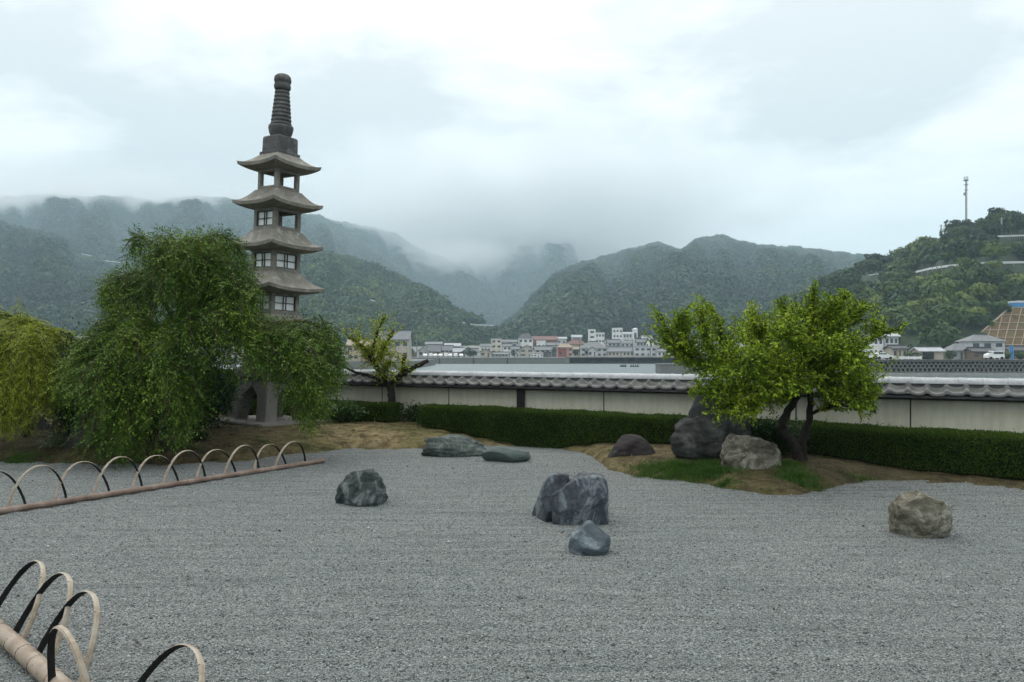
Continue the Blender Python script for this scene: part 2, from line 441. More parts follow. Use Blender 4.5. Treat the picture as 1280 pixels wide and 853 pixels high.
# ================================================================== HEDGES
M_HEDGE = leafy('hedge_leaf', [(0, (.014, .028, .004)), (.5, (.034, .066, .008)), (.85, (.066, .112, .012)), (1, (.12, .165, .022))], .2, .7, 1.5, .08)
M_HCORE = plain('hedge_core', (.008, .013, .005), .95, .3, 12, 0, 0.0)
def hedge(label, s0, s1, nf0, nf1, thick, zt0, zt1, dens=5200):
    L = s1 - s0
    pm = wall_pt((s0 + s1) / 2, nf0)
    root = empty('hedge', (pm.x, pm.y, 0)); tag(root, label, 'hedge', 'clipped hedges in front of the wall')
    off = np.array([pm.x, pm.y, 0])
    def place(s, d, z):                              # d: depth behind the front face
        tt = (s - s0) / L
        nn = nf0 + (nf1 - nf0) * tt - d
        return np.stack([s * WC - nn * WS, 16.0 - s * WS - nn * WC, z], -1)
    H = .62
    per = H + thick + H
    n = int(L * per * dens)
    s = s0 + RNG.random(n) * L
    q = RNG.random(n) * per
    tt = (s - s0) / L
    zt = zt0 + (zt1 - zt0) * tt
    front = q < H; top = (q >= H) & (q < H + thick)
    d = np.where(front, 0, np.where(top, q - H, thick)); hh = np.where(front, q / H, np.where(top, 1, 1 - (q - H - thick) / H))
    # ends
    ne = int(2 * thick * H * dens)
    s = np.concatenate([s, np.where(RNG.random(ne) < .5, s0, s1)]); d = np.concatenate([d, RNG.random(ne) * thick]); hh = np.concatenate([hh, RNG.random(ne)])
    zt = np.concatenate([zt, zt0 + (zt1 - zt0) * (s[-ne:] - s0) / L])
    nrm_d = np.where(d <= 0, -1., np.where(d >= thick, 1., 0.)); nrm_z = np.where(hh >= 1, 1., .15); nrm_s = np.where(s <= s0, -1., np.where(s >= s1, 1., 0))
    # rounding of the shoulders
    rr = .10
    dd = np.clip(d, 0, thick)
    z_drop = np.where(hh >= 1, rr * .5 * (np.maximum(0, 1 - dd / rr) ** 2 + np.maximum(0, 1 - (thick - dd) / rr) ** 2), 0)
    d_in = np.where((d <= 0), rr * .5 * np.maximum(0, 1 - (1 - hh) * H / rr) ** 2, 0) - np.where((d >= thick), rr * .5 * np.maximum(0, 1 - (1 - hh) * H / rr) ** 2, 0)
    bulge = .028 * np.sin(s * 3.1 + 2 * hh) + .02 * np.sin(s * 7.3 + 5 * d) + .012 * np.sin(s * 17 + hh * 9) + RNG.normal(0, .012, len(s))
    base = place(s, d, zt * 0)
    gz = soil_z(base[:, 0], base[:, 1])
    z = gz + .03 + hh * (zt - gz - .03) - z_drop + (.35 * bulge - np.abs(RNG.normal(0, .02, len(s))) + .012) * (hh >= 1)
    p = place(s, d + d_in + nrm_d * bulge, z) + 0
    ax = place(s, np.ones(len(s)), z) - place(s, np.zeros(len(s)), z)
    al = np.array([WC, -WS, 0])
    nrm = unit(ax * nrm_d[:, None] + np.array([0, 0, 1.]) * nrm_z[:, None] + al * nrm_s[:, None])
    dr = unit(nrm * .7 + RNG.normal(size=(len(s), 3)) * .75 + np.array([0, 0, .25]))
    lv = leaf_verts(p - off, dr, unit(nrm + RNG.normal(size=(len(s), 3)) * .5), RNG.uniform(.016, .034, len(s)), RNG.uniform(.010, .018, len(s)))
    # stray shoots above the clipped top
    ns = int(L * 90)
    s2 = s0 + RNG.random(ns) * L; d2 = RNG.random(ns) * thick; hsh = RNG.gamma(1.5, .018, ns)
    zb = zt0 + (zt1 - zt0) * (s2 - s0) / L
    k_ = RNG.integers(0, ns, ns * 5); uu = RNG.random(ns * 5)
    p2 = place(s2[k_], d2[k_], zb[k_] - .02 + uu * (hsh[k_] + .02)) + RNG.normal(0, .004, (ns * 5, 3))
    lv2 = leaf_verts(p2 - off, rnd_dirs(ns * 5) + np.array([0, 0, .7]), rnd_dirs(ns * 5), RNG.uniform(.016, .030, ns * 5), .012)
    vv, ff = quads(np.concatenate([lv, lv2]))
    np_mesh('foliage', vv, ff, M_HEDGE, root)
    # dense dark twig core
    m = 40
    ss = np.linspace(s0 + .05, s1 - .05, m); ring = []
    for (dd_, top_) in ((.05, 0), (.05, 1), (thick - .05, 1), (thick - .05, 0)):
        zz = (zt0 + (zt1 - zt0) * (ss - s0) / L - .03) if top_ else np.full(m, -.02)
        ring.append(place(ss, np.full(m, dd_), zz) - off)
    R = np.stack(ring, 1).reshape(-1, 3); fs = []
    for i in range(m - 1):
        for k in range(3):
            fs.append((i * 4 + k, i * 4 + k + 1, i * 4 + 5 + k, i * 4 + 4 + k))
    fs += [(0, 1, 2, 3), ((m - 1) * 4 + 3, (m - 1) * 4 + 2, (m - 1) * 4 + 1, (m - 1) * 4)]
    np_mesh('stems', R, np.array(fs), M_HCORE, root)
hedge('long clipped hedge between the small plum tree and the tall grey boulder', -1.62, 3.75, .95, 1.15, .62, .665, .64)
hedge('clipped hedge running right from behind the bushy plum tree below the wall', 3.95, 10.4, 1.15, 1.9, .8, .635, .58)
hedge('dark clipped hedge along the wall behind the small pruned plum tree', -6.2, -2.45, .9, .9, .6, .66, .66)
hedge('tall dark hedge along the wall behind the stone pagoda and the weeping trees', -16.5, -6.3, .9, .9, .7, 1.40, 1.30, 3000)

# ================================================================== ROCKS
def rock(label, px, yb, w, h, depth, seed, mat, q=2.6, cuts=7, amp=.12, fine=.03, taper=.25, skew=(0, 0), group='rocks set in the garden', parts=None, sub=5, ridged=0.0, lean=0.0):
    """px, yb: middle of its foot in the photograph; w, h metres-per-pixel from its own distance"""
    rs = random.Random(seed)
    z0 = 0.0
    y = gdist(yb)
    for _ in range(4):
        X = (px - CX) / F * y
        z0 = max(0.0, soilz(X, y)); y = gdist(yb, z0)
    sc = y / F
    zc = max(0.0, soilz((px - CX) / F * y, y + w * sc * depth * .42)); z0 = .35 * z0 + .65 * zc if z0 > .01 else z0
    Wm, Hm = w * sc, h * sc
    Dm = Wm * depth
    bm = bmesh.new(); bmesh.ops.create_icosphere(bm, subdivisions=sub, radius=1)
    co = np.array([v.co[:] for v in bm.verts])
    r = 1 / (np.abs(co) ** q).sum(1) ** (1 / q)
    co = co * r[:, None]
    off = Vector((seed * 3.7, seed * 1.3, 0))
    for k in range(cuts):
        nrm = Vector((rs.gauss(0, 1), rs.gauss(0, 1), rs.gauss(0.2, .6))).normalized(); nrm = np.array(nrm)
        d = rs.uniform(.62, .92) * (1 + .05 * (q - 2))
        ex = co @ nrm - d
        co = co - np.maximum(ex, 0)[:, None] * nrm * .98
    tz = (co[:, 2] + 1) / 2
    co[:, 0] = co[:, 0] * (1 - taper * tz) + skew[0] * tz; co[:, 1] = co[:, 1] * (1 - taper * tz) + skew[1] * tz
    nd = np.empty(len(co))
    for i, c_ in enumerate(co):
        v_ = Vector(c_)
        a1 = noise.fractal(v_ * 1.3 + off, 1.0, 2.0, 4)
        a2 = noise.fractal(v_ * 5.0 + off, .9, 2.1, 4)
        if ridged:
            a1 = a1 * (1 - ridged) + ridged * (noise.ridged_multi_fractal(Vector((v_.x * 2.2, v_.y * 2.2, v_.z * .9)) + off, .9, 2.1, 4, 1.0, 2.0) - 1.0) * .7
        nd[i] = amp * a1 + fine * a2
    co = co + unit(co) * nd[:, None]
    mn, mx = co.min(0), co.max(0)
    co = (co - (mn + mx) / 2) / (mx - mn)
    co *= np.array([Wm, Dm, Hm * 1.22]); co[:, 2] += Hm * 1.22 / 2 - .22 * Hm
    for v, c_ in zip(bm.verts, co): v.co = c_
    me = bpy.data.meshes.new('rock'); bm.to_mesh(me); bm.free()
    me.polygons.foreach_set('use_smooth', [True] * len(me.polygons))
    o = link_mesh('rock', me, mat)
    o.location = ((px - CX) / F * (y + Dm * .42), y + Dm * .42, z0)
    o.rotation_euler = (0, lean, 0)
    tag(o, label, 'rock', group)
    return o
def folded(name, c1, c2, c3, scale, stretch, rough=.7, bump=.03):
    """dark stone with pale bands folded through it"""
    t = NT(name); co = t.coord()
    m = t.n('ShaderNodeMapping'); m.inputs['Scale'].default_value = stretch; m.inputs['Rotation'].default_value = (.2, .35, .3); t.l(co, m.inputs['Vector'])
    n1 = t.noise(m.outputs['Vector'], scale, 7, .62, 1.0)
    col = t.ramp(n1, [(.36, c1), (.5, c2), (.57, c3), (.64, c2), (.74, c1)])
    col = t.mix(.55, col, t.ramp(t.noise(co, scale * 5, 6, .7), [(.3, (.35, .37, .4)), (.65, (1, 1, 1))]), 'MULTIPLY')
    col = t.mix(t.ramp(t.noise(co, scale * 2.6, 8, .75), [(.62, (0, 0, 0)), (.74, (.8, .8, .8))]), col, c3)
    cr = t.n('ShaderNodeTexVoronoi', feature='DISTANCE_TO_EDGE'); cr.inputs['Scale'].default_value = scale * .9
    w_ = t.n('ShaderNodeVectorMath', operation='ADD'); nv = t.n('ShaderNodeTexNoise'); nv.inputs['Scale'].default_value = scale * 1.5; t.l(co, nv.inputs['Vector'])
    sv = t.n('ShaderNodeVectorMath', operation='SCALE'); sv.inputs['Scale'].default_value = .25; t.l(nv.outputs['Color'], sv.inputs[0]); t.l(co, w_.inputs[0]); t.l(sv.outputs[0], w_.inputs[1]); t.l(w_.outputs[0], cr.inputs['Vector'])
    ck = t.ramp(cr.outputs['Distance'], [(0, (.6, .6, .6)), (.03, (1, 1, 1))])
    col = t.mix(.8, col, ck, 'MULTIPLY')
    h = t.math('ADD', t.noise(co, scale * 3, 9, .72), t.math('ADD', t.math('MULTIPLY', ck, .35), t.math('MULTIPLY', n1, .5)))
    return t.bsdf(col, rough, t.bump(h, bump, 1.0), 0, .3)
M_R1 = folded('veined_green_stone', (.016, .023, .022), (.042, .056, .052), (.13, .155, .145), 2.6, (1.7, 1.2, .6), .65, .035)
M_R2 = stone('green_schist', (.032, .042, .038), (.078, .098, .088), (.125, .148, .132), .3, (.25, .3, .27), 2.6, .02, .75)
M_R3 = stone('pale_green_schist', (.055, .076, .069), (.095, .124, .11), None, .0, (.3, .3, .3), 3.5, .012, .75)
M_R4 = folded('blue_grey_stone', (.016, .021, .029), (.050, .062, .074), (.16, .185, .20), 2.8, (1.5, 1.0, .7), .6, .04)
M_R5 = folded('blue_stone', (.035, .05, .058), (.085, .11, .122), (.22, .26, .27), 2.4, (.7, 1, 2.0), .55, .015)
M_R6 = stone('dark_brown_stone', (.014, .012, .012), (.042, .034, .032), None, 0, (.3, .3, .3), 4, .02, .85)
M_R7 = folded('tall_grey_stone', (.018, .020, .018), (.044, .047, .043), (.085, .09, .08), 1.5, (1.2, 1, .8), .85, .05)
M_R8 = folded('pale_tan_stone', (.07, .063, .046), (.205, .187, .143), (.38, .36, .29), 3.2, (1, 1, 1.4), .9, .06)
M_R9 = folded('tan_stone', (.08, .074, .052), (.175, .162, .118), (.32, .31, .25), 3.4, (1, 1, 1.3), .9, .045)
M_R10 = stone('shaded_stone', (.03, .029, .024), (.08, .075, .065), None, 0, (.3, .3, .3), 3, .02, .9)
rock('dark green veined rock alone on the gravel, in front of the straw coloured mound', 451, 633, 66, 44, .8, 3, M_R1, 2.3, 14, .12, .045, .42, (.12, 0), ridged=.55)
rock('long low green rock lying against the edge of the straw mound', 569, 571.5, 88, 26, .55, 5, M_R2, 2.2, 6, .16, .04, .3, (-.15, 0))
rock('low rounded pale green rock at the right end of the long low green rock', 633, 578.5, 62, 19, .6, 8, M_R3, 2.0, 4, .06, .015, .25)
def join_into(a_, b_):
    """merge the mesh of a neighbouring lump into the same stone"""
    va, vb = np.empty(len(a_.data.vertices) * 3), np.empty(len(b_.data.vertices) * 3)
    a_.data.vertices.foreach_get('co', va); b_.data.vertices.foreach_get('co', vb)
    M = (Matrix.Translation(a_.location) @ a_.rotation_euler.to_matrix().to_4x4()).inverted() @ Matrix.Translation(b_.location) @ b_.rotation_euler.to_matrix().to_4x4()
    vb = (np.array(M)[:3, :3] @ vb.reshape(-1, 3).T).T + np.array(M)[:3, 3]
    fa = np.array([p.vertices[:] for p in a_.data.polygons]); fb = np.array([p.vertices[:] for p in b_.data.polygons]) + len(va) // 3
    o = np_mesh('rock', np.concatenate([va.reshape(-1, 3), vb]), np.concatenate([fa, fb]), a_.data.materials[0], smooth=True)
    o.location = a_.location; o.rotation_euler = a_.rotation_euler
    for k in ('label', 'category', 'group'): o[k] = a_[k]
    for q in (a_, b_): bpy.data.objects.remove(q)
    o.name = 'rock'
    return o
r4 = rock('big blocky blue-grey rock with a dark cleft in the middle of the gravel', 724, 656, 74, 59, .9, 21, M_R4, 6.5, 9, .045, .035, .05, (.05, 0), ridged=.3)
r4b = rock('big blocky rock slab', 688, 652, 48, 57, 1.2, 23, M_R4, 5.0, 8, .04, .03, .30, (.75, 0), ridged=.2)
join_into(r4, r4b)
rock('small smooth bluish rock just in front of the big blocky rock', 737, 695, 54, 40, .8, 14, M_R5, 2.0, 9, .09, .012, .55, (.15, 0), ridged=.2)
rock('dark brown rounded rock in front of the hedge, beside the tall grey boulder', 791, 582, 64, 37, .8, 17, M_R6, 2.3, 5, .10, .03, .35, (.0, 0))
r7 = rock('tall dark grey boulder standing at the left foot of the bushy plum tree', 886, 576, 106, 54, .75, 24, M_R7, 2.1, 4, .17, .05, .25, (.0, 0), ridged=.3)
r7b = rock('head of the boulder', 898, 575, 84, 92, .85, 27, M_R7, 2.3, 5, .17, .05, .30, (.04, 0), ridged=.3)
join_into(r7, r7b)
rock('pale wrinkled tan rock in front of the bushy plum tree', 938, 601, 77, 57, .8, 31, M_R8, 2.8, 5, .15, .08, .22, (-.10, 0), ridged=.45)
rock('tan rounded boulder alone on the gravel at the right', 1152, 674, 73, 56, .85, 49, M_R9, 2.1, 12, .10, .06, .12, (.06, 0), ridged=.25)
rock('grey-brown boulder half under the large weeping tree beside the pale grass tuft', 106, 574, 66, 44, .8, 41, M_R10, 2.4, 5, .10, .03, .35)
rock('rounded boulder in shade under the yellow weeping tree', 42, 558, 44, 38, .8, 43, M_R10, 2.2, 5, .10, .02, .35)
# ================================================================== STONE PAGODA
M_ST = stone('pagoda_stone', (.15, .14, .118), (.275, .26, .225), (.34, .325, .29), 0, (.3, .3, .3), 2.4, .012, .9)
M_STD = stone('pagoda_stone_dark', (.06, .06, .06), (.125, .123, .12), (.17, .17, .165), 0, (.3, .3, .3), 2.4, .012, .9)
M_STB = stone('pagoda_base_stone', (.09, .085, .075), (.175, .168, .15), None, 0, (.3, .3, .3), 2.4, .012, .9)
M_PAPER = plain('window_paper', (.80, .82, .80), .7, .06, 3)
M_LAT = plain('lattice', (.04, .04, .04), .7, .3, 8)
PX0, PY0 = -5.02, 16.5
pag = empty('stone_pagoda', (PX0, PY0, .26))
pag.rotation_euler = (Matrix.Rotation(math.radians(2.2), 3, 'Y') @ Matrix.Rotation(math.radians(-34.2), 3, 'Z')).to_euler()
tag(pag, 'tall weathered stone pagoda lantern with five curved roofs and a ringed finial', 'pagoda')
Z0 = .26
def sq_section(b, rows, n=1):
    """stack of square rings (half, z)"""
    vs = []; fs = []
    for a, z in rows:
        vs += [(-a, -a, z), (a, -a, z), (a, a, z), (-a, a, z)]
    for i in range(len(rows) - 1):
        for k in range(4):
            k2 = (k + 1) % 4
            fs.append((i * 4 + k, i * 4 + k2, (i + 1) * 4 + k2, (i + 1) * 4 + k))
    fs.append((3, 2, 1, 0)); e = (len(rows) - 1) * 4; fs.append((e, e + 1, e + 2, e + 3))
    b.add(vs, fs)
def roof(zt, at, ze, ae, inner, th=.065):
    """hipped stone roof with hollow slopes, upturned corners; ze: height of the corner tips"""
    zt -= Z0; ze -= Z0
    n = 16
    up = .065
    prof_ = []
    for i in range(9):
        tt = i / 8
        prof_.append((at + (ae - at) * tt, (ze - up) + (zt - ze + up) * ((1 - tt) ** 1.55), tt))
    rows = []
    for a, z, tt in prof_: rows.append((a, z, up * tt ** 2.2, 2.4))
    a, z, _ = prof_[-1]
    rows.append((a - .012, z - th, up * .95, 2.4))
    rows.append((ae * .80, z - th - .02, up * .3, 2.4))
    rows.append((inner + .02, z - th - .03, 0, 2))
    vs, fs = [], []
    for (a, z, u_, pw) in rows:
        for s in range(4):
            for k in range(n):
                c = -1 + 2 * k / n
                cx, cy = [(c, -1), (1, c), (-c, 1), (-1, -c)][s]
                vs.append((cx * a, cy * a, z + u_ * abs(c) ** pw))
    m = 4 * n
    for i in range(len(rows) - 1):
        for k in range(m):
            k2 = (k + 1) % m
            fs.append((i * m + k, (i + 1) * m + k, (i + 1) * m + k2, i * m + k2))
    fs.append(tuple(range(m))); fs.append(tuple((len(rows) - 1) * m + k for k in range(m))[::-1])
    b = MB(); b.add(vs, fs)
    return b.build('roof', M_ST, pag)
roof(5.82, .27, 5.645, .60, .29)
roof(5.07, .33, 4.845, .648, .33)
roof(4.24, .36, 3.985, .675, .34)
roof(3.39, .37, 3.125, .725, .35)
roof(2.52, .39, 2.25, .73, .36)
def chamber(z0, z1, a, faces):
    """four posts, sill and lintel; faces: which of +x -x +y -y carry a papered lattice window"""
    z0 -= Z0; z1 -= Z0
    b = MB(); pw = .085
    for sx in (-1, 1):
        for sy in (-1, 1):
            b.box(min(sx * a, sx * (a - pw)), max(sx * a, sx * (a - pw)), min(sy * a, sy * (a - pw)), max(sy * a, sy * (a - pw)), z0, z1)
    lo, hi = z0 + (z1 - z0) * .22, z1 - (z1 - z0) * .16
    e = a - .004; w = .075
    for zz0, zz1 in ((z0 + .001, lo), (hi, z1 - .001)):
        b.box(-a + pw, a - pw, -e, -e + w, zz0, zz1); b.box(-a + pw, a - pw, e - w, e, zz0, zz1)
        b.box(-e, -e + w, -a + pw, a - pw, zz0, zz1); b.box(e - w, e, -a + pw, a - pw, zz0, zz1)
    b.build('chamber', M_ST, pag, bevel=.004)
    for fx in faces:
        R = Matrix.Rotation({'x': 0, 'X': math.pi, 'y': math.pi / 2, 'Y': -math.pi / 2}[fx], 4, 'Z')   # x: +x face, y: +y face
        wdt = a - pw
        fr = MB(); x0, x1 = a - .045, a - .015
        bw = .016
        fr.box(x0, x1, -wdt, -wdt + bw, lo, hi, R); fr.box(x0, x1, wdt - bw, wdt, lo, hi, R)
        fr.box(x0, x1, -wdt + bw, wdt - bw, lo, lo + bw, R); fr.box(x0, x1, -wdt + bw, wdt - bw, hi - bw, hi, R)
        zm = (lo + hi) / 2
        fr.box(x0 + .003, x1 - .003, -wdt + bw, wdt - bw, zm - .006, zm + .006, R)
        for yy_ in (-.035, .035):
            fr.box(x0 + .005, x1 - .005, yy_ - .006, yy_ + .006, lo + bw, zm - .006, R)
            fr.box(x0 + .005, x1 - .005, yy_ - .006, yy_ + .006, zm + .006, hi - bw, R)
        f_ = fr.build('window', M_LAT, pag)
        MB().box(x0 - .012, x0 - .004, -wdt + .001, wdt - .001, lo + .001, hi - .001, R).build('pane', M_PAPER, f_)
chamber(5.04, 5.50, .296, '')
chamber(4.21, 4.70, .332, 'Y')
chamber(3.36, 3.85, .346, 'xYXy')
chamber(2.49, 2.99, .352, 'xYXy')
b = MB(); sq_section(b, [(.36, 1.52 - Z0), (.36, 2.18 - Z0)]); b.build('fire_box', M_STB, pag, bevel=.02)
b = MB(); sq_section(b, [(.46, 1.17 - Z0), (.52, 1.24 - Z0), (.52, 1.38 - Z0), (.42, 1.46 - Z0), (.39, 1.52 - Z0)]); b.build('middle_slab', M_STB, pag, bevel=.01)
# legs: splayed, closing into an arch at the top
zs = [i / 12 for i in range(13)]
for sx in (-1, 1):
    for sy in (-1, 1):
        vs, fs = [], []
        for tt in zs:
            a = .615 - .165 * tt ** .8 + .02 * math.sin(tt * 3)
            w = .30 - .02 * tt if tt < .55 else .289 + (a - .289) * min(1, (tt - .55) / .30) ** 1.7
            z = .10 + tt * (1.17 - Z0 - .10)
            q = [(a, a), (a - w, a), (a - w, a - w), (a, a - w)]
            vs += [(sx * x, sy * y, z) for x, y in q]
        for i in range(12):
            for k in range(4):
                k2 = (k + 1) % 4
                fs.append((i * 4 + k, i * 4 + k2, i * 4 + 4 + k2, i * 4 + 4 + k))
        fs.append((0, 1, 2, 3)); fs.append((48, 49, 50, 51))
        bb = MB(); bb.add(vs, fs)
        o = bb.build('leg', M_STB, pag, bevel=.025)
b = MB(); sq_section(b, [(.86, -.16), (.87, .06), (.84, .10)]); b.build('platform', M_STB, pag, bevel=.02)
# finial
b = MB(); sq_section(b, [(.29, 5.80 - Z0), (.29, 5.86 - Z0), (.255, 5.865 - Z0), (.25, 6.16 - Z0), (.23, 6.19 - Z0)]); fin = b.build('finial', M_STD, pag, bevel=.012)
b = MB(); b.lathe([(.19, 6.175 - Z0), (.205, 6.21 - Z0), (.235, 6.28 - Z0), (.255, 6.37 - Z0), (.25, 6.42 - Z0), (.215, 6.43 - Z0)], 24); b.build('lotus_bowl', M_STD, fin, smooth=True)
pr = []
nr = 9
for i in range(nr):
    z = 6.425 - Z0 + i * (.735 / nr); r = .215 - .062 * i / (nr - 1); hh = .735 / nr
    pr += [(r * .86, z), (r * .98, z + hh * .18), (r, z + hh * .45), (r * .97, z + hh * .74), (r * .85, z + hh * .88)]
b = MB(); b.lathe(pr, 24); b.build('rings', M_STD, fin, smooth=True)
bm_v, bm_f = [], []
pr = [(.13, 7.16), (.165, 7.19), (.175, 7.24), (.165, 7.29), (.15, 7.31), (.172, 7.33), (.178, 7.38), (.165, 7.44), (.12, 7.485), (.05, 7.50), (.02, 7.52)]
for r, z in pr:
    for k in range(24):
        an = 2 * math.pi * k / 24; rr = r * (1 - .05 * (k % 3 == 0))
        bm_v.append((rr * math.cos(an), rr * math.sin(an), z - Z0))
for i in range(len(pr) - 1):
    for k in range(24):
        k2 = (k + 1) % 24
        bm_f.append((i * 24 + k, i * 24 + k2, (i + 1) * 24 + k2, (i + 1) * 24 + k))
bm_f.append(tuple(range(24))[::-1]); bm_f.append(tuple((len(pr) - 1) * 24 + k for k in range(24)))
b = MB(); b.add(bm_v, bm_f); b.build('jewel', M_STD, fin, smooth=True)

# ================================================================== BAMBOO HOOP EDGING
t = NT('bamboo_skin'); co = t.coord('Object'); sx_ = t.n('ShaderNodeSeparateXYZ'); t.l(co, sx_.inputs[0])
c = t.ramp(t.noise(co, 9, 5, .65), [(.3, (.16, .115, .078)), (.5, (.28, .23, .17)), (.75, (.40, .355, .295))])
foot = t.ramp(t.math('ADD', sx_.outputs[2], t.math('MULTIPLY', t.noise(co, 6, 3), .15)), [(.08, (1, 1, 1)), (.24, (0, 0, 0))])
c = t.mix(t.math('MULTIPLY', foot, .7), c, (.19, .085, .05))
M_BSKIN = t.bsdf(c, .5, None, 0, .4)
M_BIN = plain('bamboo_inside', (.009, .009, .009), .8, .3, 12)
M_BNODE = plain('bamboo_node', (.10, .06, .04), .7, .3, 20)
def hoop(root_xy, ang, w, h, lean, width, label, group, tw=0.0, sink=.05, sag=1.0, seed=0, psi=0.0):
    rs = random.Random(seed)
    root = empty('bamboo_hoop', (root_xy[0], root_xy[1], 0), ang)
    tag(root, label, 'hoop', group)
    n = 30; th = .006
    nodes = {int(n * x) for x in (rs.uniform(.06, .12), rs.uniform(.3, .36), rs.uniform(.62, .7), rs.uniform(.85, .92))}
    ctr = []
    for i in range(n + 1):
        tt = math.pi * i / n
        x = -w / 2 * math.copysign(abs(math.cos(tt)) ** .92, math.cos(tt))
        z = h * math.sin(tt) ** sag
        if i in (0, n): z -= sink
        y = math.tan(lean) * max(z, 0) + tw * (x / w)
        ctr.append(Vector((x, y, z)))
    vs, fs, mi = [], [], []
    nv = Vector((0, math.cos(lean), -math.sin(lean)))
    if psi: nv = Matrix.Rotation(psi, 3, 'Z') @ nv
    for i, p in enumerate(ctr):
        tg = (ctr[min(i + 1, n)] - ctr[max(i - 1, 0)]).normalized()
        out = (nv.cross(tg) * -1).normalized()
        if out.z < 0 and 3 < i < n - 3: out = -out
        if i <= 3 or i >= n - 3:
            if out.x * p.x < 0: out = -out
        wd = width * (1.0 - .15 * i / n) * (1.10 if i in nodes else 1)
        t2 = th * (1.5 if i in nodes else 1)
        vs += [p + nv * wd / 2, p + nv * wd * .25 + out * t2 * 1.4, p - nv * wd * .25 + out * t2 * 1.4, p - nv * wd / 2, p - nv * wd * .3 - out * th * .4, p + nv * wd * .3 - out * th * .4]
    for i in range(n):
        for k in range(6):
            k2 = (k + 1) % 6
            fs.append((i * 6 + k, i * 6 + 6 + k, i * 6 + 6 + k2, i * 6 + k2)); mi.append(0 if k < 3 else 1)
    b = MB(); b.add(vs, fs); b.m = mi
    b.build('strip', [M_BSKIN, M_BIN], root)
    # node rings
    for i in nodes:
        if not 2 < i < n - 2: continue
        p = ctr[i]; tg = (ctr[i + 1] - ctr[i - 1]).normalized(); out = nv.cross(tg) * -1
        if out.z < 0: out = -out
        bb = MB(); wd = width * (1.0 - .15 * i / n) * 1.12
        q = []
        for s_ in (-1, 1):
            for k, (u_, o_) in enumerate(((.5, 0), (.25, 1.6), (-.25, 1.6), (-.5, 0))):
                q.append(p + tg * s_ * .0025 + nv * wd * u_ + out * (.0017 + th * o_))
        bb.add(q, [(0, 1, 2, 3), (4, 7, 6, 5), (0, 4, 5, 1), (1, 5, 6, 2), (2, 6, 7, 3)])
        bb.build('node_ring', M_BNODE, root)
    return root
def bamboo_pole(label, p0, p1, r, mats, seg, seed):
    rs = random.Random(seed)
    d = (p1 - p0); L = d.length; d.normalize()
    root = empty('bamboo_pole', tuple(p0)); tag(root, label, 'pole', 'bamboo poles laid along the hoop edgings')
    pts, rad = [], []
    s = 0.0
    rings = []
    while s < L:
        pts += [d * s, d * (s + .008), d * (s + .016), d * (s + .03)]; rad += [r * .99, r * 1.045, r * 1.0, r]
        rings.append([d * (s + .009), d * (s + .014)])
        s += seg * rs.uniform(.8, 1.2)
    pts.append(d * L); rad.append(r * .95)
    for p in pts[1:-1]: p.z += rs.uniform(-.003, .003)
    MB().tube(pts, rad, 16).build('culm', mats[0], root, smooth=True)
    for q in rings:
        MB().tube(q, r * 1.06, 14).build('node_ring', mats[1], root)
    return root
t = NT('far_pole'); co = t.coord('Object')
c = t.ramp(t.noise(co, 3.5, 5, .65), [(.3, (.10, .064, .048)), (.55, (.19, .135, .105)), (.75, (.29, .24, .195))])
M_FP = t.bsdf(c, .6)
t = NT('near_pole'); co = t.coord('Object')
c = t.ramp(t.noise(co, 7, 5, .65), [(.3, (.16, .115, .08)), (.5, (.27, .21, .155)), (.75, (.36, .31, .25))])
c = t.mix(t.ramp(t.voro(co, 16), [(.08, (1, 1, 1)), (.16, (0, 0, 0))]), c, (.13, .09, .06))
M_NP = t.bsdf(c, .5, None, 0, .4)
bamboo_pole('long brown bamboo pole lying along the far row of hoops', Vector((-6.3, 7.3, .034)), Vector((-2.97, 12.55, .036)), .036, (M_FP, M_BNODE), .33, 2)
bamboo_pole('thick pale bamboo pole lying along the near hoops at the bottom corner', Vector((-4.3, 6.0, .047)), Vector((-.9, 2.7, .047)), .05, (M_NP, M_BNODE), .25, 3)
# far row: feet a little behind the pole
fd = Vector((2.53, 3.98, 0)).normalized(); fa = math.atan2(fd.y, fd.x)
def fpole(px):
    k = (px - CX) / F
    Y = 10.92 / (.633 - k); return Vector((k * Y, Y, 0))
feet = [(-40, 35), (15, 87), (73, 140), (123, 182), (170, 226), (210, 261), (250, 298), (286, 328), (322, 361), (349, 386)]
ordn = ['tenth', 'ninth', 'eighth', 'seventh', 'sixth', 'fifth', 'fourth', 'third', 'second', 'first']
for i, (a_, b_) in enumerate(feet):
    p, q = fpole(a_), fpole(b_); m = (p + q) / 2; w = (q - p).length
    nrm = Vector((-fd.y, fd.x, 0))
    off = nrm * (.09 if i % 2 else .06)
    hgt = (.46, .47, .45, .46, .42, .44, .40, .42, .38, .39)[i]
    lab = f'bamboo hoop in the far row, {ordn[i]} counted back from the end by the pagoda mound'
    hoop((m.x + off.x, m.y + off.y), fa, w * 1.04, hgt, (.10, -.12)[i % 2] + .05 * math.sin(i * 2.7), .035, lab, 'bamboo hoops of the far row', seed=i, sag=1.45, psi=math.radians(36))
